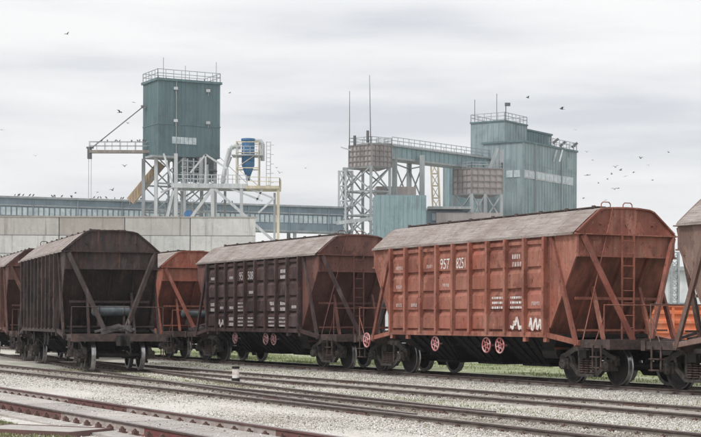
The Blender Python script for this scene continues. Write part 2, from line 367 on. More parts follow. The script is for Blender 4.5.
# ---------------------------------------------------------------- tracks
RPROF = [(-.075,0),(.075,0),(.075,.012),(.012,.03),(.011,.115),(.036,.128),(.036,.155),(.030,.16),(-.030,.16),(-.036,.155),(-.036,.128),(-.011,.115),(-.012,.03),(-.075,.012)]
def rail_mb(line, z0=.02, side=None, seg=None):
    """line: list of (u, D); rail profile swept along it. seg(u)-> material for the web"""
    m = MB(); k = len(RPROF); vs = []
    pts = [T(u, D) for u, D in line]
    for i, p in enumerate(pts):
        d = (pts[min(i+1, len(pts)-1)]-pts[max(i-1, 0)]).normalized(); n = V((d.y, -d.x, 0))
        vs += [p+n*a+V((0,0,z0+b)) for a, b in RPROF]
    for i in range(len(pts)-1):
        for j in range(k):
            mi = 1 if j in (6, 7, 8) else 4 if j in (4, 5, 9, 10) else (seg(line[i][0]) if seg else 0)
            m.add([vs[i*k+j], vs[i*k+(j+1) % k], vs[(i+1)*k+(j+1) % k], vs[(i+1)*k+j]], [(0,1,2,3)], mi)
    m.add(vs[:k], [tuple(range(k))]); m.add(vs[-k:], [tuple(range(k))])
    return m
def tie_mb(L=2.7, w=.24, timber=True):
    m = MB(); m.bx(-w/2, w/2, -L/2, L/2, -.10, .074)
    for s in (-1, 1):
        m.bx(-.16*.7, .16*.7, s*.79-.17, s*.79+.17, .074, .082, 1)
        for q in (-1, 1):
            m.bx(-.035, .035, s*.79+q*.10-.03, s*.79+q*.10+.03, .082, .11, 1); m.tube((0, s*.79+q*.10, .11), (0, s*.79+q*.10, .13), .014, 6, 1)
    return m
tie_proto = [None]
def track(name, label, lineC, u0, u1, z0=.02, top='railtop', sleepers=True, web='rail', step=.62, group='railway tracks across the yard'):
    """lineC(u) -> D of the track centre"""
    root = empty(name, T(u0, lineC(u0)), 0, label, 'railway track', group)
    inv = Matrix.Translation(-root.location)
    for s in (-1, 1):
        us = list(np.arange(u0, u1, 2.)); ln = [(u, lineC(u)+s*.797) for u in us]+[(u1, lineC(u1)+s*.797)]
        r = rail_mb(ln, z0).build('rail', [M['railweb'], M[top], M['rail'], M['rail'], M['rail']]); r.data.transform(inv); r.parent = root
    if sleepers:
        me = None; n = 0; u = u0+.3; rest = MB(); t0 = tie_mb()
        while u < u1:
            sl_ = (lineC(u+.5)-lineC(u-.5)); ang = TANG-math.atan(sl_)
            dz = z0-.02+random.uniform(-.004, .002); p = T(u, lineC(u), dz)-root.location; ry = random.uniform(-.02, .02)
            if n < 100:
                if me is None:
                    o = t0.build('sleeper', [M['tie'], M['clip']], root); me = o.data
                else:
                    o = bpy.data.objects.new('sleeper', me); C.objects.link(o); o.parent = root
                o.location = p; o.rotation_euler = (0, 0, ang+ry)
            else:
                R = Matrix.Translation(p) @ Matrix.Rotation(ang, 4, 'Z')
                vs = [R @ V(v) for v in t0.v]; o0 = len(rest.v)
                rest.v += [tuple(v) for v in vs]; rest.f += [tuple(o0+i for i in f) for f in t0.f]; rest.m += t0.m; rest.sm += t0.sm
            n += 1; u += step+random.uniform(-.03, .03)
        if rest.v: tag(rest.build('sleepers', [M['tie'], M['clip']], root), kind='stuff')
    # fishplate joints
    for uj in np.arange(u0+7, min(u1, 60), 12.5):
        for s in (-1, 1):
            j = MB(); D = lineC(uj)+s*.797
            for q in (-1, 1):
                a, b = T(uj-.4, D+q*.03, z0+.07)-root.location, T(uj+.4, D+q*.03, z0+.07)-root.location
                j.bar(a, b, .03, .08)
                for k in range(4):
                    c = a.lerp(b, .15+.23*k); j.tube(c, c+ND*q*.04, .016, 6)
            j.build('fishplate', M['clip'], root)
    return root
D1, D1B, D2, D3 = 24.6, 18.5, 13.93, 8.9
R_ = 258.; U0 = 10.5; U1 = 46.6
def branch(u):
    if u <= U0: return D2
    if u <= U1: return D2+(u-U0)**2/(2*R_)
    return D2+(U1-U0)**2/(2*R_)+(U1-U0)/R_*(u-U1)
track('railway_track', 'used track with polished rails under the long loaded train', lambda u: D1, 6, 112, top='railtopb')
track('railway_track', 'empty rusty track just in front of the loaded train', lambda u: D1B, 6, 61)
track('railway_track', 'empty dark-railed track in the middle, in front of the white marker post', lambda u: D2, 6, 80)
track('railway_track', 'track curving off from the middle track to the black-brown wagon', branch, 24, 80, z0=.016, top='railtopb', step=.66)
# near track on concrete slabs with rusty red clips
def near_track():
    root = empty('railway_track', T(10, D3), 0, 'nearest track, rusty red rails clipped to pale concrete slabs', 'railway track', 'railway tracks across the yard')
    inv = Matrix.Translation(-root.location)
    for s in (-1, 1):
        if s < 0: seg = lambda u: 3 if u < 22 else (2 if u > 26.6 else 0)
        else: seg = lambda u: 2 if (27.8 < u < 31 or 17.5 < u < 21) else 0
        us = list(np.arange(10, 70, .6)); r = rail_mb([(u, D3+s*.797) for u in us], .03, seg=seg).build('rail', [M['raildust'], M['railtop'], M['railred'], M['railpaint'], M['railredhead' if s > 0 else 'rail']]); r.data.transform(inv); r.parent = root
    # slabs
    u = 10.
    k = 0
    while u < 66:
        L = random.uniform(2.9, 3.1)
        m = MB(); a = .012
        dz = random.uniform(-.006, .006)
        R = Matrix.Rotation(TANG, 4, 'Z')
        m.bx(-L/2+a, L/2-a, -.64, .64, -.1, .085+dz)
        for y0, y1 in ((-1.42, -1.02), (1.02, 1.2)): m.bx(-L/2+a, L/2-a, y0, y1, -.1, .06+dz)
        m.bx(-L/2+a, L/2-a, -1.02, -.64, -.1, .035+dz); m.bx(-L/2+a, L/2-a, .64, 1.02, -.1, .035+dz)
        o = m.build('concrete_slab', M['conc'], root); o.location = T(u+L/2, D3)-root.location; o.rotation_euler = (0, 0, TANG+random.uniform(-.003, .003))
        u += L; k += 1
    # clips: one object per baseplate
    c = MB(); c.bx(-.09, .09, -.17, .17, .0, .052)
    for q in (-1, 1):
        c.bx(-.05, .05, q*.115-.04, q*.115+.04, .045, .10); c.tube((0, q*.12, .08), (0, q*.12, .135), .022, 6); c.tube((0, q*.12, .095), (0, q*.12, .115), .036, 6)
    me = None; n = 0
    for s in (-1, 1):
        for i in range(50):
            u = 14+i*.58
            if me is None: o = c.build('rail_clip', M['clip'], root); me = o.data
            else: o = bpy.data.objects.new('rail_clip', me); C.objects.link(o); o.parent = root
            o.location = T(u, D3+s*.797)-root.location; o.rotation_euler = (0, 0, TANG)
near_track()
# flat concrete cover at the lower left with a reddish edge
cv = MB(); cv.bx(-.95, .95, -.5, .5, -.05, .09); cv.bx(-.98, .98, -.53, -.5, -.05, .10, 1); cv.bx(-.98, .98, .5, .53, -.05, .10, 1)
cv.bx(-.98, -.95, -.5, .5, -.05, .097, 1); cv.bx(.95, .98, -.5, .5, -.05, .097, 1)
o = cv.build('concrete_cover', [M['conc'], M['railredhead']]); o.location = (-4.75, 24.5, 0); o.rotation_euler = (0, 0, TANG+.62)
tag(o, 'flat pale concrete cover with reddish edge lying in the grass', 'cover slab')
# white marker post
mp_ = empty('marker_post', T(40.2, 17.0, .06), 0, 'short white marker post with black cap between the middle tracks', 'post')
b = MB(); b.lathe([(0,.10),(.40,.09)], (0,0,0), 'Z', 12, [0]); b.add([V((math.cos(i*math.pi/6)*.09, math.sin(i*math.pi/6)*.09, .40)) for i in range(12)], [tuple(range(12))]); b.build('post', M['white'], mp_)
b = MB(); b.tube((0,0,.385), (0,0,.45), .105, 12); b.build('cap', M['soot'], mp_)
b = MB(); b.tube((0,0,-.05), (0,0,.13), .115, 12); b.build('base', M['soot'], mp_)

# ---------------------------------------------------------------- wagons (grain hoppers)
GA = [(-1.5,3.8),(-1.16,4.085),(-.84,4.345),(-.70,4.39),(-.35,4.422),(0,4.43),(.35,4.422),(.70,4.39),(.84,4.345),(1.16,4.085),(1.5,3.8)]
RX = 5.38
def gable_y(z): return 0
CELLS = [(3.74,3.50),(3.50,2.93),(2.93,2.38),(2.38,1.84),(1.84,1.30)]
RIBS = [-4.1+8.2*i/9 for i in range(10)]
def side_wall(s):
    m = MB(); y = s*1.50
    m.bx(-4.14, 4.14, y-s*.03, y, 1.26, 3.78)
    for i in range(9):
        x0, x1 = RIBS[i]+.055, RIBS[i+1]-.055
        for (zt, zb) in CELLS:
            h = zt-zb; sl_ = min(.11, h*.4)
            pr = [(0, zt-.01), (.07, zt-sl_), (.07, zb+.07), (.0, zb+.045)]
            e = .03
            vs = []
            dd = random.uniform(-.012, .008); tn = random.choice((0,0,0,1,2)) if zt < 3.6 else 0
            for xx in (x0, x1):
                for d, z in pr: vs.append(V((xx, y+s*(d+(dd+random.uniform(-.006,.006) if d else 0)), z+random.uniform(-.008, .008))))
            m.add(vs, [(0,1,5,4),(1,2,6,5),(2,3,7,6),(0,3,2,1),(4,5,6,7)], tn)
            
    for x in RIBS:
        m.bx(x-.05, x+.05, y, y+s*.17, 1.26, 3.74); m.bx(x-.075, x-.05, y, y+s*.015, 1.26, 3.74); m.bx(x+.05, x+.075, y, y+s*.015, 1.26, 3.74)
    m.bx(-4.16, 4.16, y-s*.02, y+s*.11, 1.17, 1.30)
    m.bx(-RX, RX, y-s*.02, y+s*.05, 3.742, 3.80)
    for x in (-4.1, 4.1, 3.15, -3.15): m.bx(x-.07, x+.07, y-s*.01, y+s*.09, 1.05, 1.172)
    return m
def gusset(s, e):
    m = MB(); pts = [(4.10,3.78),(RX-.02,3.78),(RX-.02,3.25),(5.1,2.85),(4.16,1.42),(4.10,1.3)]
    m.prism([V((e*x, s*1.478, z)) for x, z in pts], (0,0,0), (0, s*.02, 0))
    m.bar((e*(RX-.03), s*1.485, 3.25), (e*4.2, s*1.485, 1.42), .05, .06)
    return m
def roof_mb():
    m = MB(); n = len(GA); ov = .03
    up = [(y*1.045, z+.025) for y, z in GA]; up[0] = (-1.60, 3.775); up[-1] = (1.60, 3.775)
    nseg = 12; L = RX-.05
    for i in range(nseg):
        a, b = -L+2*L*i/nseg, -L+2*L*(i+1)/nseg
        for j in range(n-1):
            m.add([V((a+.0, *up[j])), V((b, *up[j])), V((b, *up[j+1])), V((a, *up[j+1]))], [(0,1,2,3)], 0)
        if i:   # standing seam
            pts = [V((a-.03, y, z)) for y, z in up]+[V((a-.03, y*.985, z-.05)) for y, z in reversed(up)]
            up2 = [(y, z+.005) for y, z in up]
            for j in range(n-1):
                A, B, C_, D_ = V((a-.025, *up2[j])), V((a+.025, *up2[j])), V((a+.025, *up2[j+1])), V((a-.025, *up2[j+1]))
                a0, b0, c0, d0 = V((a-.025, *up[j])), V((a+.025, *up[j])), V((a+.025, *up[j+1])), V((a-.025, *up[j+1]))
                m.add([A,B,C_,D_,a0,b0,c0,d0], [(0,1,2,3),(0,4,7,3),(1,5,6,2)], 0)
    for s in (-1, 1): m.bx(-L, L, s*1.60-.012, s*1.60+.012, 3.735, 3.80)
    for y, zz in ((.60,4.428),(.98,4.272),(1.30,4.01)):   # lengthwise laps of the sheets
        for s in (-1, 1): m.bx(-L, L, s*y-.012, s*y+.012, zz-.02, zz+.014)
    return m
def gable(e):
    m = MB(); x = e*(RX-.06)
    pts = [V((x, y, z)) for y, z in GA]
    m.prism(pts+[V((x, 1.5, 3.74)), V((x, -1.5, 3.74))], (0,0,0), (e*.06, 0, 0))
    for a, b in zip(GA[:-1], GA[1:]):      # rolled rim
        m.bar((x+e*.045, a[0], a[1]+.012), (x+e*.045, b[0], b[1]+.012), .12, .04)
    for y in (-.8, .8): m.tube((x+e*.05, y, 4.02), (x+e*.13, y, 4.02), .03, 8)
    return m
def header(e):
    m = MB(); x0, x1 = e*RX, e*(RX+.1)
    m.bx(e*(RX-.03), e*(RX+.05), -1.49, 1.49, 3.22, 3.735)
    m.bx(e*(RX-.02), e*(RX+.17), -1.53, 1.53, 3.735, 3.765)
    m.bx(e*(RX-.02), e*(RX+.12), -1.50, 1.50, 3.19, 3.222)
    return m
def slope(e):
    m = MB(); a = V((e*(RX-.06), 0, 3.24)); b = V((e*3.86, 0, .85))
    for p in (0,):
        vs = [V((a.x, -1.465, a.z)), V((a.x, 1.465, a.z)), V((e*4.14, 1.465, 1.35)), V((b.x, 1.1, b.z)), V((b.x, -1.1, b.z)), V((e*4.14, -1.465, 1.35))]
        off = V((-e*.03, 0, -.0))
        m.prism(vs[:3]+[vs[5]], (0,0,0), off); m.prism([vs[5], vs[2], vs[3], vs[4]], (0,0,0), off)
    for y in (-.75, 0, .75): m.bar((e*5.33+e*.02, y, 3.2), (e*4.17, y, 1.36), .06, .07)
    return m
def wheel_mb():
    m = MB(); prof = [(-.065,.0),(-.065,.08),(-.05,.11),(-.02,.13),(-.015,.36),(-.055,.405),(-.06,.465),(-.055,.4755),(.04,.4785),(.055,.50),(.07,.505),(.078,.49),(.078,.41),(.02,.37),(.0,.13),(.06,.11),(.06,0)]
    mis = [0,0,0,0,0,0,1,1,1,1,1,1,0,0,0,0]
    m.lathe(prof, (0,0,0), 'Y', 36, mis)
    for r0, r1, w in ((.40,.42,.004),): m.lathe([(-.062, r0), (-.068, (r0+r1)/2), (-.062, r1)], (0,0,0), 'Y', 36, [0,0])
    return m
def sideframe_mb(s):
    m = MB(); y = 0; d = .11
    def br(a, b, w): m.bar((a[0], y, a[1]), (b[0], y, b[1]), d, w)
    ch = [(-1.17,.66),(-.95,.72),(-.52,.90),(.52,.90),(.95,.72),(1.17,.66)]
    for a, b in zip(ch[:-1], ch[1:]): br(a, b, .13)
    bo = [(-.80,.55),(-.40,.26),(.40,.26),(.80,.55)]
    for a, b in zip(bo[:-1], bo[1:]): br(a, b, .12)
    for q in (-1, 1):
        br((q*.36,.26), (q*.36,.90), .10); br((q*.70,.50), (q*.78,.72), .10)
        br((q*1.17,.68), (q*1.17,.50), .08)
        m.bx(q*.925-.15, q*.925+.15, -.10, .10, .37, .64); m.lathe([(s*.10,.13),(s*.19,.125),(s*.20,.10),(s*.20,.0)], (q*.925, 0, .48), 'Y', 14, [0,0,0])
        for i in range(4):
            t = math.pi/2*i+.78; m.tube((q*.925+math.cos(t)*.085, s*.19, .48+math.sin(t)*.085), (q*.925+math.cos(t)*.085, s*.225, .48+math.sin(t)*.085), .018, 6)
    m.bx(-.36, .36, -.12, .12, .20, .27)
    return m
def springs_mb():
    m = MB()
    for x in (-.22, 0, .22):
        for k in range(6): m.torus((x, 0, .31+k*.058), .085, .02, 'Z', 12, 5)
        m.tube((x, 0, .28), (x, 0, .64), .05, 8)
    return m
def bolster_mb():
    m = MB(); m.bx(-.20, .20, -1.15, 1.15, .64, .83); m.bx(-.28, .28, -.5, .5, .60, .88); m.tube((0,0,.85), (0,0,.98), .2, 14)
    for q in (-1, 1):
        m.bx(q*.5-.05, q*.5+.05, -.85, .85, .40, .5)                     # brake beams
        for s in (-1, 1): m.bx(q*.44-.04, q*.44+.03, s*.79-.05, s*.79+.05, .32, .62)
        m.bar((q*.5, .1, .45), (0, .1, .95), .04, .07)
    m.tube((-.6, .25, .78), (.6, .25, .78), .025, 6)
    for s in (-1, 1):
        m.bar((-1.25, s*.62, .34), (1.25, s*.62, .38), .05, .06); m.bar((.1, s*.62, .36), (.16, s*.5, .92), .05, .08)
        m.bx(-.16, .16, s*1.15-.08, s*1.15+.08, .66, .86); m.bx(-.30, .30, s*.98-.05, s*.98+.05, .92, 1.0)
        m.path([V((-1.2, s*.9, .95)), V((-.8, s*1.0, .86)), V((-.3, s*.95, .98)), V((.3, s*1.0, .97)), V((1.2, s*.9, .96))], .02)
    return m
def bogie(root, x):
    b = bolster_mb().build('bogie', M['soot'], root); b.location = (x, 0, 0)
    for q in (-1, 1):
        a = MB(); a.tube((0,-.95,0), (0,.95,0), .075, 12); a.tube((0,-.6,0), (0,.6,0), .085, 12)
        a.build('axle', M['soot'], b, (q*.925, 0, .4785))
        for s in (-1, 1):
            w = wheel_proto()
            o = w; o.parent = b; o.location = (q*.925, s*.79, .4785); o.rotation_euler = (0, 0, 0 if s < 0 else math.pi)
    for s in (-1, 1):
        sideframe_mb(s).build('side_frame', M['cast'], b, (0, s*1.03, 0))
        springs_mb().build('spring', M['frame'], b, (0, s*1.05, 0))
    return b
_w = [None]
def wheel_proto():
    if _w[0] is None: o = wheel_mb().build('wheel', [M['soot'], M['tread']]); _w[0] = o.data; return o
    o = bpy.data.objects.new('wheel', _w[0]); C.objects.link(o); return o
def hopper_mb():
    m = MB(); hx, hy, zt, zb, bx_, by = 1.35, 1.40, 1.17, .44, .72, .62
    t = [V((-hx,-hy,zt)),V((hx,-hy,zt)),V((hx,hy,zt)),V((-hx,hy,zt))]; b = [V((-bx_,-by,zb)),V((bx_,-by,zb)),V((bx_,by,zb)),V((-bx_,by,zb))]
    m.add(t+b, [(0,1,2,3),(4,5,6,7),(0,1,5,4),(1,2,6,5),(2,3,7,6),(3,0,4,7)])
    m.bx(-bx_-.05, bx_+.05, -by-.04, by+.04, zb-.06, zb+.0)
    for s in (-1, 1):
        for x in (-.8, -.4, 0, .4, .8): m.bar((x*1.4, s*(hy+.01), zt-.03), (x*.8, s*(by+.02), zb), .05, .05)
        m.bar((-hx+.05, s*1.1, .90), (hx-.05, s*1.1, .90), .06, .05)
    return m
def handwheel_mb(R=.19, spokes=6, mi=0):
    m = MB(); m.torus((0,0,0), R, .024, 'Y', 24, 6); m.torus((0,0,0), R*.36, .02, 'Y', 14, 5)
    for i in range(spokes):
        t = 2*math.pi*i/spokes+.26; m.bar((math.cos(t)*R*.3, 0, math.sin(t)*R*.3), (math.cos(t)*R, 0, math.sin(t)*R), .03, .026)
    m.tube((0,-.03,0), (0,.22,0), .028, 8)
    return m
def coupler_mb():
    m = MB(); m.bx(6.5, 7.08, -.09, .09, .84, 1.02)
    pts = [(7.05,-.16),(7.30,-.19),(7.46,-.10),(7.36,-.03),(7.22,-.02),(7.22,.06),(7.42,.12),(7.44,.20),(7.2,.22),(7.05,.12)]
    m.prism([V((x, y, .77)) for x, y in pts], (0,0,0), (0,0,.32)); return m
def text_obj(name, s, size, mname, parent, loc, rot, sx=1, bold=.0):
    cu = bpy.data.curves.new(name, 'FONT'); cu.body = s; cu.size = size; cu.align_x = 'CENTER'; cu.align_y = 'CENTER'; cu.extrude = .003
    tmp = bpy.data.objects.new('tmp', cu); C.objects.link(tmp); dg = bpy.context.evaluated_depsgraph_get(); dg.update()
    me = bpy.data.meshes.new_from_object(tmp.evaluated_get(dg)); bpy.data.objects.remove(tmp); me.materials.clear(); me.materials.append(M[mname])
    o = bpy.data.objects.new(name, me); C.objects.link(o); o.parent = parent; o.location = loc; o.rotation_euler = rot; o.scale = (sx, 1, 1); return o
def bay_x(i): return (RIBS[i]+RIBS[i+1])/2
def cell_z(r): return (CELLS[r][0]-.08+CELLS[r][1])/2
def marks(m, bay, row, kind, rs, y=-1.574):
    """worn stencil marks: rows of short dashes, or a loose scribble; local side y<0"""
    x0, zc = bay_x(bay), cell_z(row)
    if kind == 'lines':
        for k in range(3):
            x = x0-.28; z = zc+.13-.13*k
            while x < x0+.26:
                w = rs.uniform(.03, .09); m.bx(x, x+w, y-.002, y+.004, z-.03, z+.03); x += w+rs.uniform(.02, .05)
    elif kind == 'small':
        x = x0-.18
        while x < x0+.16:
            w = rs.uniform(.03, .06); m.bx(x, x+w, y-.002, y+.004, zc-.08, zc+.02); x += w+.025
    elif kind == 'two':
        for k in range(2):
            x = x0-.2; z = zc+.1-.2*k
            while x < x0+.2: w = rs.uniform(.05, .1); m.bx(x, x+w, y-.002, y+.004, z-.06, z+.06); x += w+.03
    elif kind == 'scrawl':
        p = V((x0-.28, y, zc-.1))
        for k in range(9):
            q = V((x0-.28+.56*(k+1)/9, y-.0005*k, zc+rs.choice((-1, 1))*rs.uniform(.04, .2))); m.bar(p, q, .006, .075, up=(0, 0, 1) if abs((q-p).normalized().z) < .9 else (1,0,0)); p = q
def make_wagon(name, label, paint, endpaint, pos, rz, near, wheelpaint, texts=(), stencils=(), stencil_mat='faint', flip=False, roofm='roof', dark=False):
    """near: 'ladder' or 'tank' - which end equipment stands at local +x"""
    root = empty('hopper_wagon', pos, rz, label, 'freight wagon', 'grain hopper wagons standing on the tracks')
    P1, P2 = M[paint], M[endpaint]
    for s in (-1, 1): side_wall(s).build('side_wall', [P1, M[paint+'_patch'], M[paint+'_faded']], root)
    rf = roof_mb().build('roof', M[roofm], root)
    w = MB()
    for s in (-1, 1): w.bx(-4.9, 4.9, s*.42-.14, s*.42+.14, 4.475, 4.50); w.bx(-4.9, 4.9, s*.13-.01, s*.13+.01, 4.45, 4.5)
    for i in range(17):
        x = -4.8+i*.6; w.bx(x-.04, x+.04, -.62, .62, 4.40, 4.475)
        if i % 2 == 0: w.bx(x-.05, x+.05, -.62, -.56, 4.36, 4.52)
    w.build('roof_walk', M['walk'], rf)
    for x in (-3.6, -1.2, 1.2, 3.6):
        h = MB(); h.bx(x-.9, x+.9, -.24, .24, 4.40, 4.47); h.bx(x-.94, x+.94, -.27, .27, 4.47, 4.502); h.tube((x-.5, -.3, 4.51), (x-.5, .3, 4.51), .018, 6); h.tube((x+.5, -.3, 4.51), (x+.5, .3, 4.51), .018, 6)
        h.build('hatch', M['walk'], rf)
    for e in (-1, 1):
        gable(e).build('gable', P2, root); header(e).build('header_beam', P2, root); slope(e).build('slope_sheet', M[paint+'_slope'], root)
        for s in (-1, 1):
            gusset(s, e).build('gusset_plate', P2 if not dark else P1, root)
            b = MB(); b.bar((e*4.28, s*1.535, 3.74), (e*5.42, s*1.535, .98), .07, .13, up=(1,0,0)); b.build('side_strut', M[paint+'_patch'], root)
            b = MB(); b.bar((e*4.08, s*1.53, 1.235), (e*5.5, s*1.50, 1.04), .10, .12); b.build('side_sill', P1, root)
            b = MB(); b.bar((e*(RX+.10), s*1.40, 3.72), (e*6.05, s*.28, 1.12), .09, .14); b.build('end_brace', M[paint+'_patch'] if not dark else M['brace_dark'], root)
            b = MB(); b.bar((e*4.95, s*.72, 2.45), (e*5.45, s*.74, 1.12), .08, .09); b.build('post', P2, root)
        b = MB(); b.bar((e*5.02, -1.3, 2.16), (e*5.02, 1.3, 2.16), .06, .07); b.bar((e*5.25, -1.4, 1.36), (e*5.25, 1.4, 1.36), .04, .05); b.build('cross_bar', P2, root)
        b = MB(); b.bx(e*6.60, e*6.75, -1.5, 1.5, .90, 1.14); b.bx(e*5.35, e*6.60, -1.46, -1.36, .93, 1.12); b.bx(e*5.35, e*6.60, 1.36, 1.46, .93, 1.12)
        b.bx(e*5.35, e*6.60, -1.36, 1.36, 1.10, 1.13); b.bx(e*5.35, e*5.5, -1.36, 1.36, .9, 1.10)
        for s in (-1, 1): b.bar((e*5.5, s*.2, .98), (e*6.6, s*1.2, .98), .08, .12)
        b.build('end_platform', M['frame'], root)
        # handrails: loop above the roof end and rail round the platform
        for y in ((-.62, .05) if (e > 0) == (near == 'ladder') else ()):
            b = MB(); b.path([V((e*(RX-.02), y-.14, 4.34)), V((e*(RX-.02), y-.14, 4.52)), V((e*(RX-.02), y-.09, 4.57)), V((e*(RX-.02), y+.09, 4.57)), V((e*(RX-.02), y+.14, 4.52)), V((e*(RX-.02), y+.14, 4.38))], .014); b.build('handrail_loop', P2, root)
        b = MB(); x = e*6.45; b.path([V((x,-1.45,1.1)), V((x,-1.45,1.98)), V((x,1.45,1.98)), V((x,1.45,1.1))], .016)
        b.path([V((x,-1.45,1.7)), V((e*6.1,-1.45,1.1))], .014)
        if (e > 0) == (near == 'ladder'): b.path([V((e*(RX+.05), -.45, 4.45)), V((e*5.6, -1.47, 1.13))], .014)
        b.build('handrail', M['frame'] if dark else P2, root)
        for s in (-1, 1):     # hanging steps
            b = MB()
            for q in (-.17, .17): b.bar((e*6.2+q, s*1.48, 1.0), (e*6.2+q, s*1.48, .42), .025, .05)
            for z in (.44, .70): b.bx(e*6.2-.19, e*6.2+.19, s*1.48-.08, s*1.48+.08, z, z+.03)
            b.build('step', M['frame'], root)
        c = coupler_mb(); c.v = [(e*x, e*y, z) for x, y, z in c.v]; c.build('coupler', M['soot'], root)
        b = MB(); b.path([V((e*6.7, e*.3, .95)), V((e*6.95, e*.32, .62)), V((e*7.15, e*.25, .5)), V((e*7.36, e*.12, .6))], .03); b.build('brake_hose', M['soot'], root)
        bogie(root, e*5.25)
    le = 1 if near == 'ladder' else -1
    b = MB(); x = le*5.62
    for y in (-.30, .06): b.bar((x, y, 1.13), (x, y, 3.76), .03, .045); b.bar((x, y, 3.74), (le*(RX), y, 3.74), .03, .03)
    for k in range(8): b.tube((x, -.30, 1.42+k*.31), (x, .06, 1.42+k*.31), .014, 6)
    b.build('ladder', P2, root)
    t = -le
    b = MB(); b.lathe([(-.62,.0),(-.62,.10),(-.57,.165),(.57,.165),(.62,.10),(.62,.0)], (t*5.32, 0, 1.86), 'Y', 18, [0]*5)
    b.build('air_tank', M['tank'], root)
    b = MB()
    for y in (-.4, .4): b.torus((t*5.32, y, 1.86), .172, .014, 'Y', 18, 4); b.bx(t*5.2, t*5.44, y-.03, y+.03, 1.36, 1.70)
    b.build('tank_bracket', M['frame'], root)
    # brake gear heap on that platform
    b = MB(); b.torus((t*6.0, .42, 1.42), .16, .022, 'X' if False else 'Y', 18, 6); b.bar((t*6.0, .42, 1.42), (t*5.7, -.4, 1.18), .05, .07); b.bar((t*6.1, .2, 1.3), (t*6.3, -.5, 1.16), .06, .09); b.bx(t*5.9, t*6.2, .3, .5, 1.13, 1.40)
    b.tube((t*6.1, -.1, 1.25), (t*6.1, .6, 1.25), .07, 10); b.bar((t*6.3, -.7, 1.2), (t*6.2, .1, 1.42), .06, .07); b.bar((t*6.2, .1, 1.42), (t*6.25, .5, 1.2), .05, .06); b.build('brake_gear', M['gear'], root)
    # centre sill, hoppers, brake cylinder
    b = MB(); b.bx(-6.6, 6.6, -.18, .18, .90, 1.16); b.bx(-4.6, 4.6, -1.40, 1.40, 1.172, 1.255); b.build('centre_sill', M['soot'], root)
    for k, x in enumerate((-2.3, 0, 2.3)):
        h = hopper_mb(); h.v = [(v[0]*.84+x, v[1], v[2]) for v in h.v]; h = h.build('discharge_hopper', M['hopper'], root)
    for x in (-3.9, 3.9):
        h = MB(); h.add([V((x-.45,-1.4,1.17)),V((x+.45,-1.4,1.17)),V((x+.45,1.4,1.17)),V((x-.45,1.4,1.17)),V((x*.86-.1,-.9,.66)),V((x*.86+.1,-.9,.66)),V((x*.86+.1,.9,.66)),V((x*.86-.1,.9,.66))], [(0,1,2,3),(4,5,6,7),(0,1,5,4),(1,2,6,5),(2,3,7,6),(3,0,4,7)]); h.build('discharge_hopper', M['hopper'], root)
    b = MB(); b.tube((3.2, -.9, .78), (3.85, -.9, .78), .17, 14); b.tube((2.9, -.9, .78), (3.2, -.9, .78), .05, 8); b.build('brake_cylinder', M['soot'], root)
    for s in (-1, 1):
        for x in (-1.62, 1.15, 1.83):
            o = handwheel_mb(.20).build('handwheel', M[wheelpaint], root); o.location = (x*(-s), s*1.50, .93); o.rotation_euler = (0, 0, 0 if s < 0 else math.pi)
    if name == 'a':
        o = handwheel_mb(.21).build('brake_wheel', M[wheelpaint], root); o.location = (-5.75, -1.56, .98)
        b = MB(); b.bx(-5.85, -5.65, -1.46, -1.40, .78, 1.10); b.build('wheel_bracket', M['soot'], root)
    for (txt, bay, row, size, dx, dz, sx) in texts:
        text_obj('lettering', txt, size, 'white' if stencil_mat == 'faint' else 'faintb', root, (bay_x(bay)+dx, -1.575, cell_z(row)+dz), (math.pi/2, 0, 0), sx, .012)
    if stencils:
        rs = random.Random(name)
        for bay, row, kind, mm in stencils: q = MB(); marks(q, bay, row, kind, rs); q.build('stencil_marks', M[mm], root)
    return root
WZ = .18
def on_t1(u): return T(u, D1, WZ)
SA = 38.35; PITCH = 14.72
make_wagon('a', 'orange-red hopper wagon numbered 957 8251 with pink handwheels', 'orange', 'orange', on_t1(SA), TANG, 'ladder', 'pink',
    [('957', 3, 1, .42, -.06, 0, .85), ('8251', 4, 1, .42, -.07, 0, .66)],
    [(0,1,'small','faint'),(2,1,'small','faint'),(0,2,'small','faint'),(7,1,'two','faint'),(6,3,'lines','white'),(7,3,'lines','white'),(8,3,'small','faint'),(7,4,'scrawl','white'),(8,4,'scrawl','white'),(0,3,'small','faint'),(1,3,'small','faint'),(4,3,'small','faint'),(3,2,'small','faint')])
make_wagon('b', 'dark maroon hopper wagon with small white stencils, between the orange-red and faded red wagons', 'maroon', 'maroon_end', on_t1(SA+PITCH), TANG, 'ladder', 'pinkdull',
    [('95', 3, 1, .42, .0, 0, .85), ('508', 4, 1, .42, -.06, 0, .8)],
    [(0,1,'small','faintb'),(2,1,'small','faintb'),(7,1,'two','faintb'),(4,2,'small','faintb'),(0,3,'two','faintb'),(1,3,'small','faintb'),(2,3,'small','faintb'),(3,3,'lines','faintb'),(1,4,'scrawl','faintb'),(2,4,'two','faintb'),(3,4,'lines','faintb'),(4,4,'lines','faintb'),(0,4,'small','faintb'),(6,3,'two','faintb'),(7,3,'two','faintb'),(8,3,'small','faintb'),(6,4,'lines','faintb'),(7,4,'lines','faintb')], 'faintb')
make_wagon('d', 'dusty pale brown hopper wagon cut off by the right edge, coupled to the orange-red wagon', 'dusty', 'dusty', on_t1(SA-PITCH), TANG, 'ladder', 'pink')
make_wagon('f', 'faded bright red hopper wagon seen between the black-brown and maroon wagons', 'scarlet', 'scarlet', on_t1(SA+2*PITCH), TANG, 'tank', 'soot')
dC = V((-.324, .946, 0)).normalized(); aC = math.atan2(-dC.y, -dC.x)
CC = V((-9.42, 56.7, WZ))
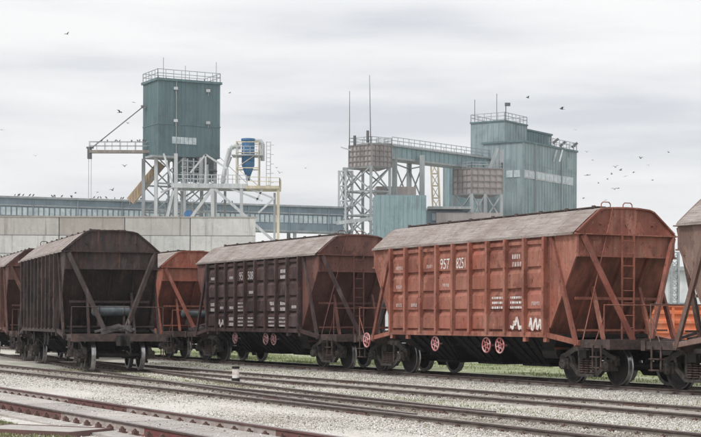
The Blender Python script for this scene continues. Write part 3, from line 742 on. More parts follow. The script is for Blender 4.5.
make_wagon('c', 'black-brown hopper wagon facing the camera with a grey air tank on its end', 'black_brown', 'black_brown', CC, aC, 'tank', 'soot', stencils=[(5,1,'small','railred'),(3,1,'small','railred')], dark=True)
make_wagon('e', 'brown hopper wagon at the left edge behind the black-brown wagon', 'brown', 'brown', CC+dC*PITCH, aC, 'tank', 'soot')

# ---------------------------------------------------------------- background
def structural(name, col, col2, rough=.65, sc=.5, layers=(), **k):
    a = tuple(q*.6 for q in col); b = tuple(min(.8, q*1.35+.03) for q in col)
    return mat(name, col, rough, 0, col2, sc, .38, .68, (2,2,.35), layers=list(layers)+[((*a, .6), .35, .5, .66, (1,1,1)), ((*b, .6), 1.1, .52, .68, (3,3,.18)), ((.20,.13,.09,.45), 1.6, .6, .72, (3,3,.15))], **k)
M['teal'] = structural('teal_cladding', (.20,.265,.285), (.25,.31,.325), layers=[((.16,.22,.22,.35), 1.2, .5, .75, (3,3,.2))])
M['teal_a'] = structural('teal_sheet_dull', (.17,.24,.26), (.2,.27,.29))
M['teal_b'] = structural('teal_sheet_pale', (.24,.315,.33), (.27,.34,.35))
M['tealdark'] = structural('dark_teal_cladding', (.088,.148,.162), (.115,.175,.185), layers=[((.10,.17,.17,.3), 1.2, .5, .75, (3,3,.2))])
M['teallight'] = structural('light_teal_cladding', (.22,.31,.335), (.20,.285,.31))
M['blueg'] = structural('blue_grey_gallery', (.18,.235,.28), (.22,.28,.32))
M['white_steel'] = structural('white_steel', (.50,.52,.535), (.36,.37,.38))
M['grey_steel'] = structural('grey_steel', (.33,.355,.37), (.25,.26,.265))
M['dark_steel'] = structural('dark_steel', (.08,.09,.095), (.13,.12,.12))
M['brownsteel'] = structural('brownish_steel', (.27,.235,.21), (.19,.17,.16))
M['cream'] = structural('cream_steel', (.55,.50,.37), (.40,.34,.25))
M['tan'] = structural('tan_chute', (.50,.37,.25), (.38,.29,.21))
M['bluetank'] = structural('blue_filter_paint', (.03,.13,.30), (.07,.20,.36))
M['pane'] = mat('pale_glazing', (.55,.60,.62), .35, 0, (.35,.42,.45), 1.5)
M['hopperbin'] = structural('pinkish_bin_sheet', (.36,.32,.315), (.30,.27,.265))
M['binrib'] = structural('bin_rib_steel', (.20,.18,.18), (.25,.23,.23))
M['orangebin'] = mat('orange_container_paint', (.66,.17,.06), .6, 0, (.5,.16,.08), 2, layers=[((.5,.4,.33,.4), 3, .5, .7, (1,1,.4))])
M['whitewall'] = structural('white_warehouse', (.62,.64,.65), (.52,.55,.57))
def clads(m, a, b, z0, z1, out, n, mi=0, d=.12, w=.06):
    for i in range(1, n): p = V(a).lerp(V(b), i/n); m.bar(V((p.x, p.y, z0)), V((p.x, p.y, z1)), w, w, mi)
def quadbox(m, A, ux, uy, w, d, z0, z1, mi=0):
    A = V((A[0], A[1], 0)); p = [A, A+ux*w, A+ux*w+uy*d, A+uy*d]
    m.prism([q+V((0,0,z0)) for q in p], (0,0,0), (0,0,z1-z0), mi)
def railing(m, pts, h=1.1, step=1.6, r=.035, mi=0, closed=False):
    if closed: pts = pts+[pts[0]]
    for a, b in zip(pts[:-1], pts[1:]):
        a, b = V(a), V(b); L = (b-a).length; n = max(1, int(L/step))
        for hh in (h, h*.55): m.bar(a+V((0,0,hh)), b+V((0,0,hh)), r*2, r*2, mi)
        for i in range(n+1): p = a.lerp(b, i/n); m.bar(p, p+V((0,0,h)), r*2, r*2, mi)

# long wall of concrete panels
def panel_wall():
    Y = 147; s = F/Y; x1 = PX(255.5, Y); top = PZ(217, Y); root = empty('concrete_wall', (x1-25, Y, 0), 0, 'long wall of stacked weathered concrete panels behind the left wagons', 'wall')
    tones = [mat('panel_concrete_%s' % n, c, .92, 0, tuple(q*.86 for q in c), .35, .4, .65, layers=[((c[0]*.75, c[1]*.72, c[2]*.68, .5), .9, .48, .7, (3,3,.25)), ((c[0]*1.15, c[1]*1.15, c[2]*1.15, .5), 2.5, .5, .7, (1,1,1))] + [((.16,.14,.125,.75), .9, .55, .72, (3,3,.12)), ((.25,.22,.2,.5), 3.5, .58, .72, (1,1,1))], bump=.3, bscale=8)
             for n, c in (('beige', (.44,.425,.405)), ('taupe', (.37,.335,.31)), ('pale', (.55,.545,.53)), ('grey', (.50,.505,.50)))]
    order = {0: [0,2,1,2,0,1], }
    for r in range(7):
        z1 = top-r*1.68; z0 = max(z1-1.63, -.1)
        for k in range(9):
            ti = ([2,0,1,0,2,1,0,2,1][k] if r == 0 else [3,2,3,3,2,3,2,3,3][(k+r) % 9])
            m = MB(); xr = x1-k*6; m.bx(xr-5.955, xr-.045, Y, Y+.35, z0, z1-.0)
            o = m.build('wall_panel', tones[ti], root); o.data.transform(Matrix.Translation(-root.location))
    m = MB(); m.bx(x1-54, x1-.05, Y+.06, Y+.30, 0, top-.03); o = m.build('wall_core', M['dark_steel'], root); o.data.transform(Matrix.Translation(-root.location))
    m = MB(); m.bx(x1-54.1, x1+.1, Y-.06, Y+.4, top, top+.1); o = m.build('coping', tones[1], root); o.data.transform(Matrix.Translation(-root.location))
panel_wall()
# the blue-grey conveyor gallery
GL, GR = V((PX(-60, 209), 209, 0)), V((PX(348, 230), 230, 0))
def gallery():
    top = 18.1; bot = 14.3; d = (GR-GL).normalized(); n = V((-d.y, d.x, 0)); L = (GR-GL).length
    root = empty('conveyor_gallery', GL, 0, 'long blue-grey conveyor gallery with a strip of pale windows running behind the wall', 'conveyor gallery')
    def q(name, mb, mm): o = mb.build(name, mm, root); o.data.transform(Matrix.Translation(-GL)); return o
    m = MB(); quadbox(m, GL, d, n, L, 3.2, bot, top-.25); q('gallery_shell', m, M['blueg'])
    m = MB(); quadbox(m, GL-n*.25-d*.1, d, n, L+.2, 3.7, top-.25, top); quadbox(m, GL-n*.12, d, n, L, .12, bot+.0, bot+.25); quadbox(m, GL-n*.12, d, n, L, .12, bot+2.55, bot+2.7); q('roof', m, M['grey_steel'])
    m = MB(); z0, z1 = bot+1.3, bot+2.35; i = 0; x = .6
    while x < L-1: quadbox(m, GL+d*x-n*.05, d, n, .52, .06, z0, z1); x += .72
    w = q('window_strip', m, M['pane'])
    m = MB(); x = 0
    while x < L: m.bar(GL+d*x-n*.12+V((0,0,bot)), GL+d*x-n*.12+V((0,0,top-.25)), .12, .12); x += 6
    q('frame', m, M['blueg'])
    for x in (6, 30, 49):
        m = MB(); a = GL+d*x
        for o_ in (.3, 2.9): m.bar(a+n*o_, a+n*o_+V((0,0,bot)), .5, .5)
        for k in range(4): m.bar(a+n*.3+V((0,0,k*3.5)), a+n*2.9+V((0,0,k*3.5+3.5)), .2, .2)
        q('leg', m, M['grey_steel'])
    return d, n, L, top
gd, gn, gLen, gtop = gallery()

# ---- dark teal tower with jib
def tower_one():
    Y = 200.; ph = math.radians(28); A = V((PX(157, Y), Y, 0)); ux = V((math.cos(ph), math.sin(ph), 0)); uy = V((-math.sin(ph), math.cos(ph), 0)); W_, Dp = 8.42, 5.2
    top, bot = PZ(79.5, Y), PZ(155, Y)
    root = empty('loading_tower', A, 0, 'tall dark teal loading tower box with roof railing, on white steel legs', 'tower')
    def q(name, mb, mm): o = mb.build(name, mm, root); o.data.transform(Matrix.Translation(-A)); return o
    m = MB(); quadbox(m, A, ux, uy, W_, Dp, bot, top)
    for i in range(1, 16): p = A+ux*(W_*i/16)-uy*.02; m.bar(p+V((0,0,bot)), p+V((0,0,top)), .045, .045)
    for i in range(1, 10): p = A+uy*(Dp*i/10)-ux*.02; m.bar(p+V((0,0,bot)), p+V((0,0,top)), .045, .045)
    q('cladding', m, M['tealdark'])
    m = MB(); quadbox(m, A-ux*.2-uy*.2, ux, uy, W_+.4, Dp+.4, top, top+.3); q('roof_edge', m, M['tealdark']); m = MB(); zz = bot+(top-bot)*.42; quadbox(m, A-ux*.06-uy*.06, ux, uy, W_+.12, Dp+.12, zz, zz+.12); q('belt_course', m, M['tealdark'])
    m = MB(); cs = [A, A+ux*W_, A+ux*W_+uy*Dp, A+uy*Dp]; railing(m, [c+V((0,0,top+.3)) for c in cs], 1.1, 1.0, .035, closed=True); q('roof_railing', m, M['grey_steel'])
    for fx, h in ((.1, 2.6), (.95, 2.6), (.45, 1.8)):
        m = MB(); p = A+ux*W_*fx+uy*.3; m.tube(p+V((0,0,top+.3)), p+V((0,0,top+.3+h)), .03, 5); q('lightning_rod', m, M['dark_steel'])
    for fx in (.28, .8):
        for fz in (.90, .47):
            m = MB(); p = A+ux*W_*fx-uy*.15+V((0,0,bot+(top-bot)*fz)); m.bx(p.x-.25, p.x+.25, p.y-.25, p.y, p.z-.15, p.z+.2); m.bar(p, p+V((0,0,-.6)), .06, .06); q('floodlight', m, M['white_steel'])
    m = MB(); z0 = bot+1.6
    for i in range(6): p = A+ux*(1.9+i*.55)-uy*.08; quadbox(m, p, ux, uy, .5, .05, z0, z0+.85)
    q('window', m, M['pane'])
    m = MB(); p = A+ux*W_*.29-uy*.1; m.tube(p+V((0,0,top)), p+V((0,0,bot-1)), .06, 6); q('down_pipe', m, M['grey_steel'])
    m = MB(); quadbox(m, A+ux*3.9+uy*.5, ux, uy, W_-4.1, 3.6, PZ(177, Y), bot); q('lower_cladding', m, M['tealdark'])
    m = MB(); quadbox(m, A-ux*.9-uy*.4, ux, uy, 3.2, 2.4, bot-.25, bot); q('ledge', m, M['grey_steel']); m = MB(); m.bar(A-ux*.7+uy*4+V((0,0,top-2.9)), A-ux*.1+uy*4+V((0,0,top-2.9)), .25, .35); q('stay_bracket', m, M['grey_steel'])
    gz = 0
    # legs of the box
    for i, (fx, fy) in enumerate(((.0,.1),(.45,.1),(.95,.1),(.0,.95),(.5,.95),(.95,.95))):
        m = MB(); p = A+ux*W_*fx+uy*Dp*fy; m.bar(p, p+V((0,0,bot)), .42, .42); q('leg', m, M['white_steel'] if fy < .5 else M['grey_steel'])
    m = MB()
    for fy in (.1, .95):
        for k in range(4):
            z1, z0 = bot-k*3.4, bot-(k+1)*3.4
            for f0, f1 in ((0,.45),(.45,.95)):
                a, b = A+ux*W_*f0+uy*Dp*fy, A+ux*W_*f1+uy*Dp*fy
                m.bar(a+V((0,0,z1)), b+V((0,0,z0)), .14, .14); m.bar(b+V((0,0,z1)), a+V((0,0,z0)), .14, .14); m.bar(a+V((0,0,z0)), b+V((0,0,z0)), .2, .2)
    q('bracing', m, M['grey_steel'])
    return A, ux, uy, bot, top, q, root
A1, ux1, uy1, bot1, top1, q1, root1 = tower_one()
# jib crane beam fixed to the tower: a part that would move with it
def jib():
    Y = 203; m = MB(); a, b = P(89, 151.5, Y), P(150, 151.5, Y); h = 1.15
    m.bar(a, b, .9, .35); q1('jib_beam', m, M['brownsteel'])
    m = MB(); railing(m, [a+V((0,-.4,.1)), b+V((0,-.4,.1))], h, .9, .03); railing(m, [a+V((0,.4,.1)), b+V((0,.4,.1))], h, 1.8, .03); q1('jib_railing', m, M['grey_steel'])
    m = MB(); m.bar(P(144, 105, Y), P(92, 147, Y), .11, .11); q1('jib_stay', m, M['dark_steel'])
    m = MB(); m.bx(a.x-.25, a.x+.25, a.y-.3, a.y+.3, a.z-.9, a.z+.6); m.bar(a+V((-.4,0,.5)), a+V((.5,0,.5)), .3, .2); q1('hoist_block', m, M['dark_steel'])
    m = MB()
    for o in (-.12, .2): m.tube(a+V((o,0,-.6)), V((a.x+o, a.y, PZ(198, Y))), .03, 4)
    q1('hoist_rope', m, M['grey_steel'])
jib()
def white_platform():
    Y = 196; G = empty('steel_platform', V((PX(225, Y), Y, 0)), 0, 'white steel platform on splayed A-frame legs in front of the dark teal tower', 'platform')
    L0 = -G.location
    def q(name, mb, mm): o = mb.build(name, mm, G); o.data.transform(Matrix.Translation(L0)); return o
    m = MB(); a, b = P(171, 185, Y), P(247, 185.5, Y)
    m.bar(a, b, .5, .55); m.bar(a+V((0,4,0)), b+V((0,4,0)), .5, .55); m.box((a+b)/2+V((0,2,.1)), ((b-a).length, 4, .12)); q('deck', m, M['white_steel'])
    m = MB(); a2, b2 = P(245, 186, Y), P(279, 187, Y); m.box((a2+b2)/2+V((0,2,0)), ((b2-a2).length, 4.6, .35)); q('deck', m, M['cream'])
    m = MB(); railing(m, [P(176, 183, Y), P(246, 183.5, Y)], 1.1, .8, .04); q('railing', m, M['white_steel'])
    m = MB(); railing(m, [P(247, 185, Y), P(279, 186, Y), P(279, 186, Y)+V((0,4,0))], 1.1, 1, .035); q('railing', m, M['cream'])
    def leg(x0, y0, x1, y1, w=.34, mm='white_steel', dy=0):
        m = MB(); p0, p1 = P(x0, y0, Y), P(x1, y1, Y); k = p1.z/(p0.z-p1.z); p2 = p1+(p1-p0)*k
        p0.y += dy; p2.y += dy; m.bar(p0, p2, w, w); q('leg', m, M[mm])
    leg(175.3, 153, 175.6, 218, .42); leg(173, 190, 166.5, 218, .36); leg(212, 188, 190, 218); leg(212, 188, 212.3, 218, .42); leg(214, 188, 247, 217); leg(241, 187, 241, 218, .36)
    leg(277.8, 186, 277.6, 240, .34, 'cream'); leg(273, 190, 273, 240, .28, 'white_steel', 3)
    leg(178, 188, 178, 218, .3, 'grey_steel', 4); leg(222, 188, 222, 218, .3, 'grey_steel', 4)
    m = MB(); 
    for (x0,y0,x1,y1) in ((205,154,227,168),(205,154,190,172),(227,168,227,183),(163,153,172,183),(160,192,175,186),(258,212,274,197),(262,188,256,200),(249,188,272,197),(228,187,262,200),(205,154,205,183)):
        m.bar(P(x0,y0,Y), P(x1,y1,Y), .22, .22)
    q('brace', m, M['white_steel'])
    m = MB(); m.tube(P(188, 214, Y), P(188, 214, Y)+V((0,1,0)), .55, 12); q('fan_housing', m, M['bluetank'])
    # column ladder between tower and deck
    m = MB()
    for x in (182, 187, 193, 199): m.bar(P(x, 158, Y+3), P(x, 183, Y+3), .16, .16)
    for y in (160, 166, 172, 178): m.bar(P(180, y, Y+3), P(200, y+1, Y+3), .1, .1)
    q('scaffold', m, M['grey_steel'])
white_platform()
def plant_details():
    Y = 203
    m = MB(); pts = [(180,217),(194,208),(180,199),(194,190),(181,183),(196,174)]
    for (x0,y0),(x1,y1) in zip(pts[:-1], pts[1:]):
        a, b = P(x0,y0,Y), P(x1,y1,Y); m.bar(a, b, .7, .12); m.bar(a+V((0,-.4,1)), b+V((0,-.4,1)), .05, .05)
        for k in range(5): c = a.lerp(b, k/4); m.bar(c+V((0,-.4,0)), c+V((0,-.4,1)), .04, .04)
    q1('stair', m, M['grey_steel'])
    for x, y0, y1, r in ((168,157,217,.14),(201,157,186,.28),(207,164,186,.18),(214,176,217,.16),(185,157,176,.1)):
        m = MB(); m.tube(P(x,y0,Y-1), P(x,y1,Y-1), r, 8); q1('pipe', m, M['grey_steel'])
    m = MB(); a, b = P(181,170,Y), P(216,170,Y); m.box((a+b)/2, ((b-a).length, 2.2, .15)); railing(m, [a+V((0,-1.1,0)), b+V((0,-1.1,0))], 1.0, .8, .03); q1('walkway', m, M['dark_steel'])
    m = MB(); m.add([P(196,157,Y)+V((0,o,0)) for o in (-1.2,1.2)]+[P(213,157,Y)+V((0,o,0)) for o in (1.2,-1.2)]+[P(202,169,Y)+V((0,o,0)) for o in (-.4,.4)]+[P(206,169,Y)+V((0,o,0)) for o in (.4,-.4)], [(0,1,2,3),(4,5,6,7),(0,1,5,4),(1,2,6,5),(2,3,7,6),(3,0,4,7)]); q1('discharge_cone', m, M['dark_steel'])
    for x0, y0, x1, y1 in ((212,150,246,182),(158,84,158,156)):
        m = MB(); m.tube(P(x0,y0,Y-2), P(x1,y1,Y-5), .03, 4); q1('cable', m, M['dark_steel'])
plant_details()
def blue_filter():
    Y = 197.5; c = P(247.5, 186, Y); c.y = Y; s = Y/F
    G = empty('dust_filter', c, 0, 'bright blue cylindrical dust filter in a pale ladder frame on the platform', 'dust filter')
    zt, zb, zc = PZ(139, Y)-c.z, PZ(165, Y)-c.z, PZ(176, Y)-c.z; r = 6.4*s
    m = MB(); m.lathe([(zt,0.01),(zt,r),(zb,r),(zc,r*.35),(zc-.5,r*.3)], (0,0,0), 'Z', 18, [0]*4); m.build('cylinder', M['bluetank'], G)
    for zz in (.72, .45, .18):
        m = MB(); m.torus((0,0,zb+(zt-zb)*zz), r*1.01, .045, 'Z', 18, 4); m.build('flange', M['bluetank'], G)
    m = MB(); m.lathe([(zt,.01),(zt+.12,r*1.1),(zt-.15,r*1.1)], (0,0,0), 'Z', 18, [0]*2); m.torus((0,0,PZ(152,Y)-c.z), r*1.1, .06, 'Z', 18, 5); m.build('top_cover', M['bluetank'], G)
    m = MB(); w = 1.35
    for x in (-w, w):
        for y in (-w, w): m.bar((x,y,0), (x,y,zt-.3), .13, .13)
    for z in (zt-.4, PZ(153,Y)-c.z, PZ(168,Y)-c.z):
        for a, b in (((-w,-w),(w,-w)),((w,-w),(w,w)),((w,w),(-w,w)),((-w,w),(-w,-w))): m.bar((*a,z),(*b,z),.12,.12)
    m.bar((-w,-w,PZ(168,Y)-c.z), (w,-w,PZ(153,Y)-c.z), .08,.08); m.bar((w,-w,0), (-w,-w,PZ(168,Y)-c.z), .08,.08)
    m.build('support_frame', M['cream'], G)
    m = MB(); z = PZ(155,Y)-c.z; m.bx(-w-.6, w+.5, -w-.3, w+.3, z-.08, z)
    railing(m, [V((-w-.6,-w-.3,z)), V((w+.5,-w-.3,z))], 1.0, .7, .03); m.build('walkway', M['white_steel'], G)
    m = MB(); x = w+.9
    for k in (0, .5): m.bar((x+k,0,0), (x+k,0,zt-.2), .07,.07)
    for i in range(12): m.bar((x,0,i*zt/12+.2), (x+.5,0,i*zt/12+.2), .05,.05)
    for i in range(5): m.bar((x+.5,0,i*zt/5+.5),(x+.9,-.2,i*zt/5+.5),.05,.05)
    m.build('ladder', M['grey_steel'], G)
    m = MB(); g = lambda x, y: P(x, y, Y)-c
    m.path([g(240,146), g(233,145.5), g(229.5,148), g(226,160), g(222,182)], .30, 10); m.path([g(230,156), g(224,172), g(222,184)], .2, 8)
    m.build('duct', M['white_steel'], G); m = MB(); m.path([g(254,140), g(259,139.5), g(262,143), g(262,160)], .26, 10); m.build('duct', M['white_steel'], G)
blue_filter()
o = MB(); a, b = P(161, 163, 206), P(130, 201, 206); o.bar(a, b, 1.1, 1.05); 
for i in range(12): p = a.lerp(b, i/11.); o.bar(p+V((0,-.57,-.5)), p+V((0,-.57,.5)), .08, .06)
ch = o.build('conveyor_chute', M['tan']); tag(ch, 'tan inclined conveyor chute sloping down left from the dark teal tower', 'conveyor')

# ---- silo building on the right and its bins
def lattice(m, A, ux, uy, w, d, z0, z1, step=3.4, cw=.3, bw=.13, mi=0):
    cs = [A, A+ux*w, A+ux*w+uy*d, A+uy*d]
    for c in cs: m.bar(V((c.x,c.y,z0)), V((c.x,c.y,z1)), cw, cw, mi)
    n = max(1, round((z1-z0)/step))
    for i, (p, q) in enumerate(zip(cs, cs[1:]+cs[:1])):
        for k in range(n):
            a, b = z0+(z1-z0)*k/n, z0+(z1-z0)*(k+1)/n
            m.bar(V((p.x,p.y,a)), V((q.x,q.y,b)), bw, bw, mi); m.bar(V((q.x,q.y,a)), V((p.x,p.y,b)), bw, bw, mi)
            m.bar(V((p.x,p.y,b-.1)), V((q.x,q.y,b-.1)), bw*1.2, bw*1.2, mi)
X0, Y0 = V((.564,.825,0)).normalized(), V((-.825,.565,0)).normalized()
def ribbed_bin(root, A, ux, uy, w, d, z0, z1, nx, ny, nz):
    m = MB(); quadbox(m, A, ux, uy, w, d, z0, z1); cz = z0-.55
    pts = [A+ux*w*.3+uy*d*.3, A+ux*w*.7+uy*d*.3, A+ux*w*.7+uy*d*.7, A+ux*w*.3+uy*d*.7]; t = [A, A+ux*w, A+ux*w+uy*d, A+uy*d]
    m.add([V((p.x,p.y,z0)) for p in t]+[V((p.x,p.y,cz)) for p in pts], [(0,1,5,4),(1,2,6,5),(2,3,7,6),(3,0,4,7),(4,5,6,7)])
    o = m.build('bin_shell', M['hopperbin'], root); o.data.transform(Matrix.Translation(-root.location))
    m = MB()
    for (p, q, n) in ((t[0], t[1], nx), (t[0], t[3], ny), (t[1], t[2], ny)):
        out = ((p+q)/2-(t[0]+t[2])/2).normalized()*.08
        for i in range(n+1): r = p.lerp(q, i/n)+out; m.bar(V((r.x,r.y,z0)), V((r.x,r.y,z1)), .12, .12)
        for k in range(nz+1): z = z0+(z1-z0)*k/nz; m.bar(V((*(p+out).xy, z)), V((*(q+out).xy, z)), .14, .14)
    o = m.build('bin_ribs', M['binrib'], root); o.data.transform(Matrix.Translation(-root.location))
def bin_tower_left():
    Y = 228; A = V((PX(371, Y), Y, 0)); ux = V((.80,.60,0)); uy = V((-.80,.60,0)).normalized()
    root = empty('bin_tower', A, 0, 'lattice tower carrying a ribbed pinkish bin under the tall lightning rods', 'tower')
    def q(name, mb, mm): o = mb.build(name, mm, root); o.data.transform(Matrix.Translation(-A)); return o
    z1, z0 = PZ(143, Y), PZ(164.5, Y)
    ribbed_bin(root, A, ux, uy, 3.6, 4.0, z0, z1, 5, 6, 4)
    m = MB(); lattice(m, A+uy*.1, ux, uy, 3.4, 4.8, 0, z0, 3.6, .42, .17); q('lattice_leg', m, M['grey_steel'])
    m = MB(); lattice(m, A+uy*3.6-ux*1.0, ux, uy, 1.2, 1.2, 0, PZ(168, Y), 2.2, .3, .13); q('stair_tower', m, M['white_steel'])
    m = MB(); t = [A, A+ux*3.6, A+ux*3.6+uy*4, A+uy*4]; railing(m, [c+V((0,0,z1)) for c in t], 1.1, 1, .04, closed=True); q('railing', m, M['grey_steel'])
    m = MB(); p = A+uy*4.2; a = P(348.8, 142, Y); m.tube(a-V((0,0,2)), P(348.8, 90, Y), .09, 6, r2=.04); q('lightning_rod', m, M['dark_steel'])
    m = MB(); a = P(370, 142, Y); m.tube(a, P(368.6, 74, Y), .09, 6, r2=.04); q('lightning_rod', m, M['dark_steel'])
    m = MB(); p = P(354, 138, Y); m.tube(p-V((0,0,.9)), p+V((0,0,.5)), .2, 8); q('vent', m, M['dark_steel']); m = MB(); p = P(367, 135, Y); m.tube(p-V((0,0,.9)), p+V((0,0,.8)), .2, 8); q('vent', m, M['dark_steel'])
    m = MB(); m.bar(P(336, 222, Y-3), P(374, 217, Y-3), .5, .5); m.bar(P(340,146,Y-1), P(350,149,Y-1), .15,.15); q('walkway', m, M['white_steel'])
bin_tower_left()
def column_frame():
    Y = 232; A = V((PX(394, Y), Y, 0)); root = empty('gallery_support', A, 0, 'tall X-braced column frame holding up the teal bridge over the pale shed', 'support frame')
    m = MB(); ux = V((.62,.78,0)).normalized()
    cs = [(394, 145, 232), (408.5, 150, 240), (421.5, 154, 236)]
    pts = [V((PX(x, y_), y_, 0)) for x, _, y_ in cs]; zs = [PZ(v, y_) for _, v, y_ in cs]
    for p, z in zip(pts, zs): m.bar(p, p+V((0,0,z)), .75, .75)
    n = 5
    for (p, q_) in ((pts[0], pts[1]), (pts[1], pts[2])):
        for k in range(n):
            a, b = 24.5*k/n, 24.5*(k+1)/n
            m.bar(p+V((0,0,a)), q_+V((0,0,b)), .16, .16); m.bar(q_+V((0,0,a)), p+V((0,0,b)), .16, .16); m.bar(p+V((0,0,b)), q_+V((0,0,b)), .16, .16)
    o = m.build('column', M['grey_steel'], root); o.data.transform(Matrix.Translation(-A))
    m = MB(); Yb = 233; a = V((PX(376, Yb), Yb, 0)); z0, z1 = PZ(194, Yb), PZ(185, Yb); quadbox(m, a, V((1,.1,0)).normalized(), V((-.1,1,0)).normalized(), 5.8, 3, z0, z1)
    o = m.build('hopper', M['hopperbin'], root); o.data.transform(Matrix.Translation(-A))
column_frame()
def bridge():
    a, b = V((PX(391.5, 231), 231, 0)), V((PX(499, 256), 256, 0)); zt0 = PZ(143.3, 231); zt1 = PZ(157, 256); th = 1.75
    root = empty('bridge_gallery', a, 0, 'teal enclosed bridge with rooftop railing running to the silo building', 'conveyor gallery')
    d = (b-a).normalized(); n = V((-d.y, d.x, 0))
    def slab(m, o0, w, z_lo, z_hi):
        vs = []
        for p, zt in ((a, zt0), (b, zt1)):
            for oo in (o0, o0+w):
                for zz in (z_lo, z_hi): vs.append(p+n*oo+V((0,0,zt+zz)))
        m.add(vs, [(0,1,3,2),(4,5,7,6),(0,1,5,4),(2,3,7,6),(0,2,6,4),(1,3,7,5)])
    def q(name, mb, mm): o = mb.build(name, mm, root); o.data.transform(Matrix.Translation(-a)); return o
    m = MB(); slab(m, 0, 2.8, -th, -.25)
    for i in range(1, 24): t = i/24; p = a.lerp(b, t)-n*.04; z = zt0+(zt1-zt0)*t; m.bar(p+V((0,0,z-th)), p+V((0,0,z-.25)), .08, .08)
    q('cladding', m, M['teallight'])
    m = MB(); slab(m, -.3, 3.4, -.25, 0); slab(m, -.05, 3.0, -th-.28, -th); q('roof', m, M['grey_steel'])
    m = MB(); railing(m, [a+V((0,0,zt0)), b+V((0,0,zt1))], 1.1, 1.4, .04); railing(m, [a+n*2.8+V((0,0,zt0)), b+n*2.8+V((0,0,zt1))], 1.1, 2.8, .04); q('railing', m, M['grey_steel'])
    # link piece up to the bin
    m = MB(); e0 = V((PX(371, 227.9), 227.9, 0)); m.prism([e0+V((0,0,PZ(143,228))), a+V((0,0,zt0-.05)), a+n*2.8+V((0,0,zt0-.05)), e0+n*2.8+V((0,0,PZ(143,228)))], (0,0,0), (0,0,.2)); q('end_deck', m, M['grey_steel'])
bridge()
def bin_tower_right():
    Y = 244; A = V((PX(471, Y), Y, 0)); ux = V((.97,.24,0)).normalized(); uy = V((-.62,.78,0)).normalized()
    root = empty('bin_tower', A, 0, 'grey ribbed bin on four braced legs beside the teal silo building', 'tower')
    z1, z0 = PZ(166.5, Y), PZ(192, Y)
    ribbed_bin(root, A, ux, uy, 4.9, 4.1, z0, z1, 5, 4, 4)
    m = MB()
    for p in (A, A+ux*2.2, A+ux*4.8, A+uy*3.9, A+ux*4.8+uy*3.9): m.bar(p, V((p.x,p.y,z0)), .5, .5)
    for k in range(5):
        za, zb = z0-k*3.9, z0-(k+1)*3.9
        for p, r in ((A, A+ux*2.2), (A+ux*2.2, A+ux*4.8), (A, A+uy*3.9)):
            m.bar(V((p.x,p.y,max(zb,0))), V((r.x,r.y,za)), .2, .2); m.bar(V((p.x,p.y,za)), V((r.x,r.y,za)), .25, .25)
            m.bar(V((p.x,p.y,za)), V((r.x,r.y,max(zb,0))), .2, .2)
    o = m.build('leg', M['grey_steel'], root); o.data.transform(Matrix.Translation(-A))
    m = MB(); t = [A, A+ux*4.9, A+ux*4.9+uy*4.1, A+uy*4.1]; railing(m, [c+V((0,0,z1)) for c in t], 1.0, 1, .04, closed=True); o = m.build('railing', M['grey_steel'], root); o.data.transform(Matrix.Translation(-A))
    m = MB(); p = A+ux*3.6+uy*1; m.bar(V((p.x,p.y,z1)), V((p.x+1.2,p.y,z1+3.2)), .5, .5); m.bar(V((p.x+1,p.y,z1)), V((p.x+1.6,p.y,z1+2.6)), .35, .35); m.bar(V((p.x+1.8,p.y,z1)), V((p.x+1.8,p.y,z1+3)), .8, .6); o = m.build('feed_chute', M['grey_steel'], root); o.data.transform(Matrix.Translation(-A))
bin_tower_right()
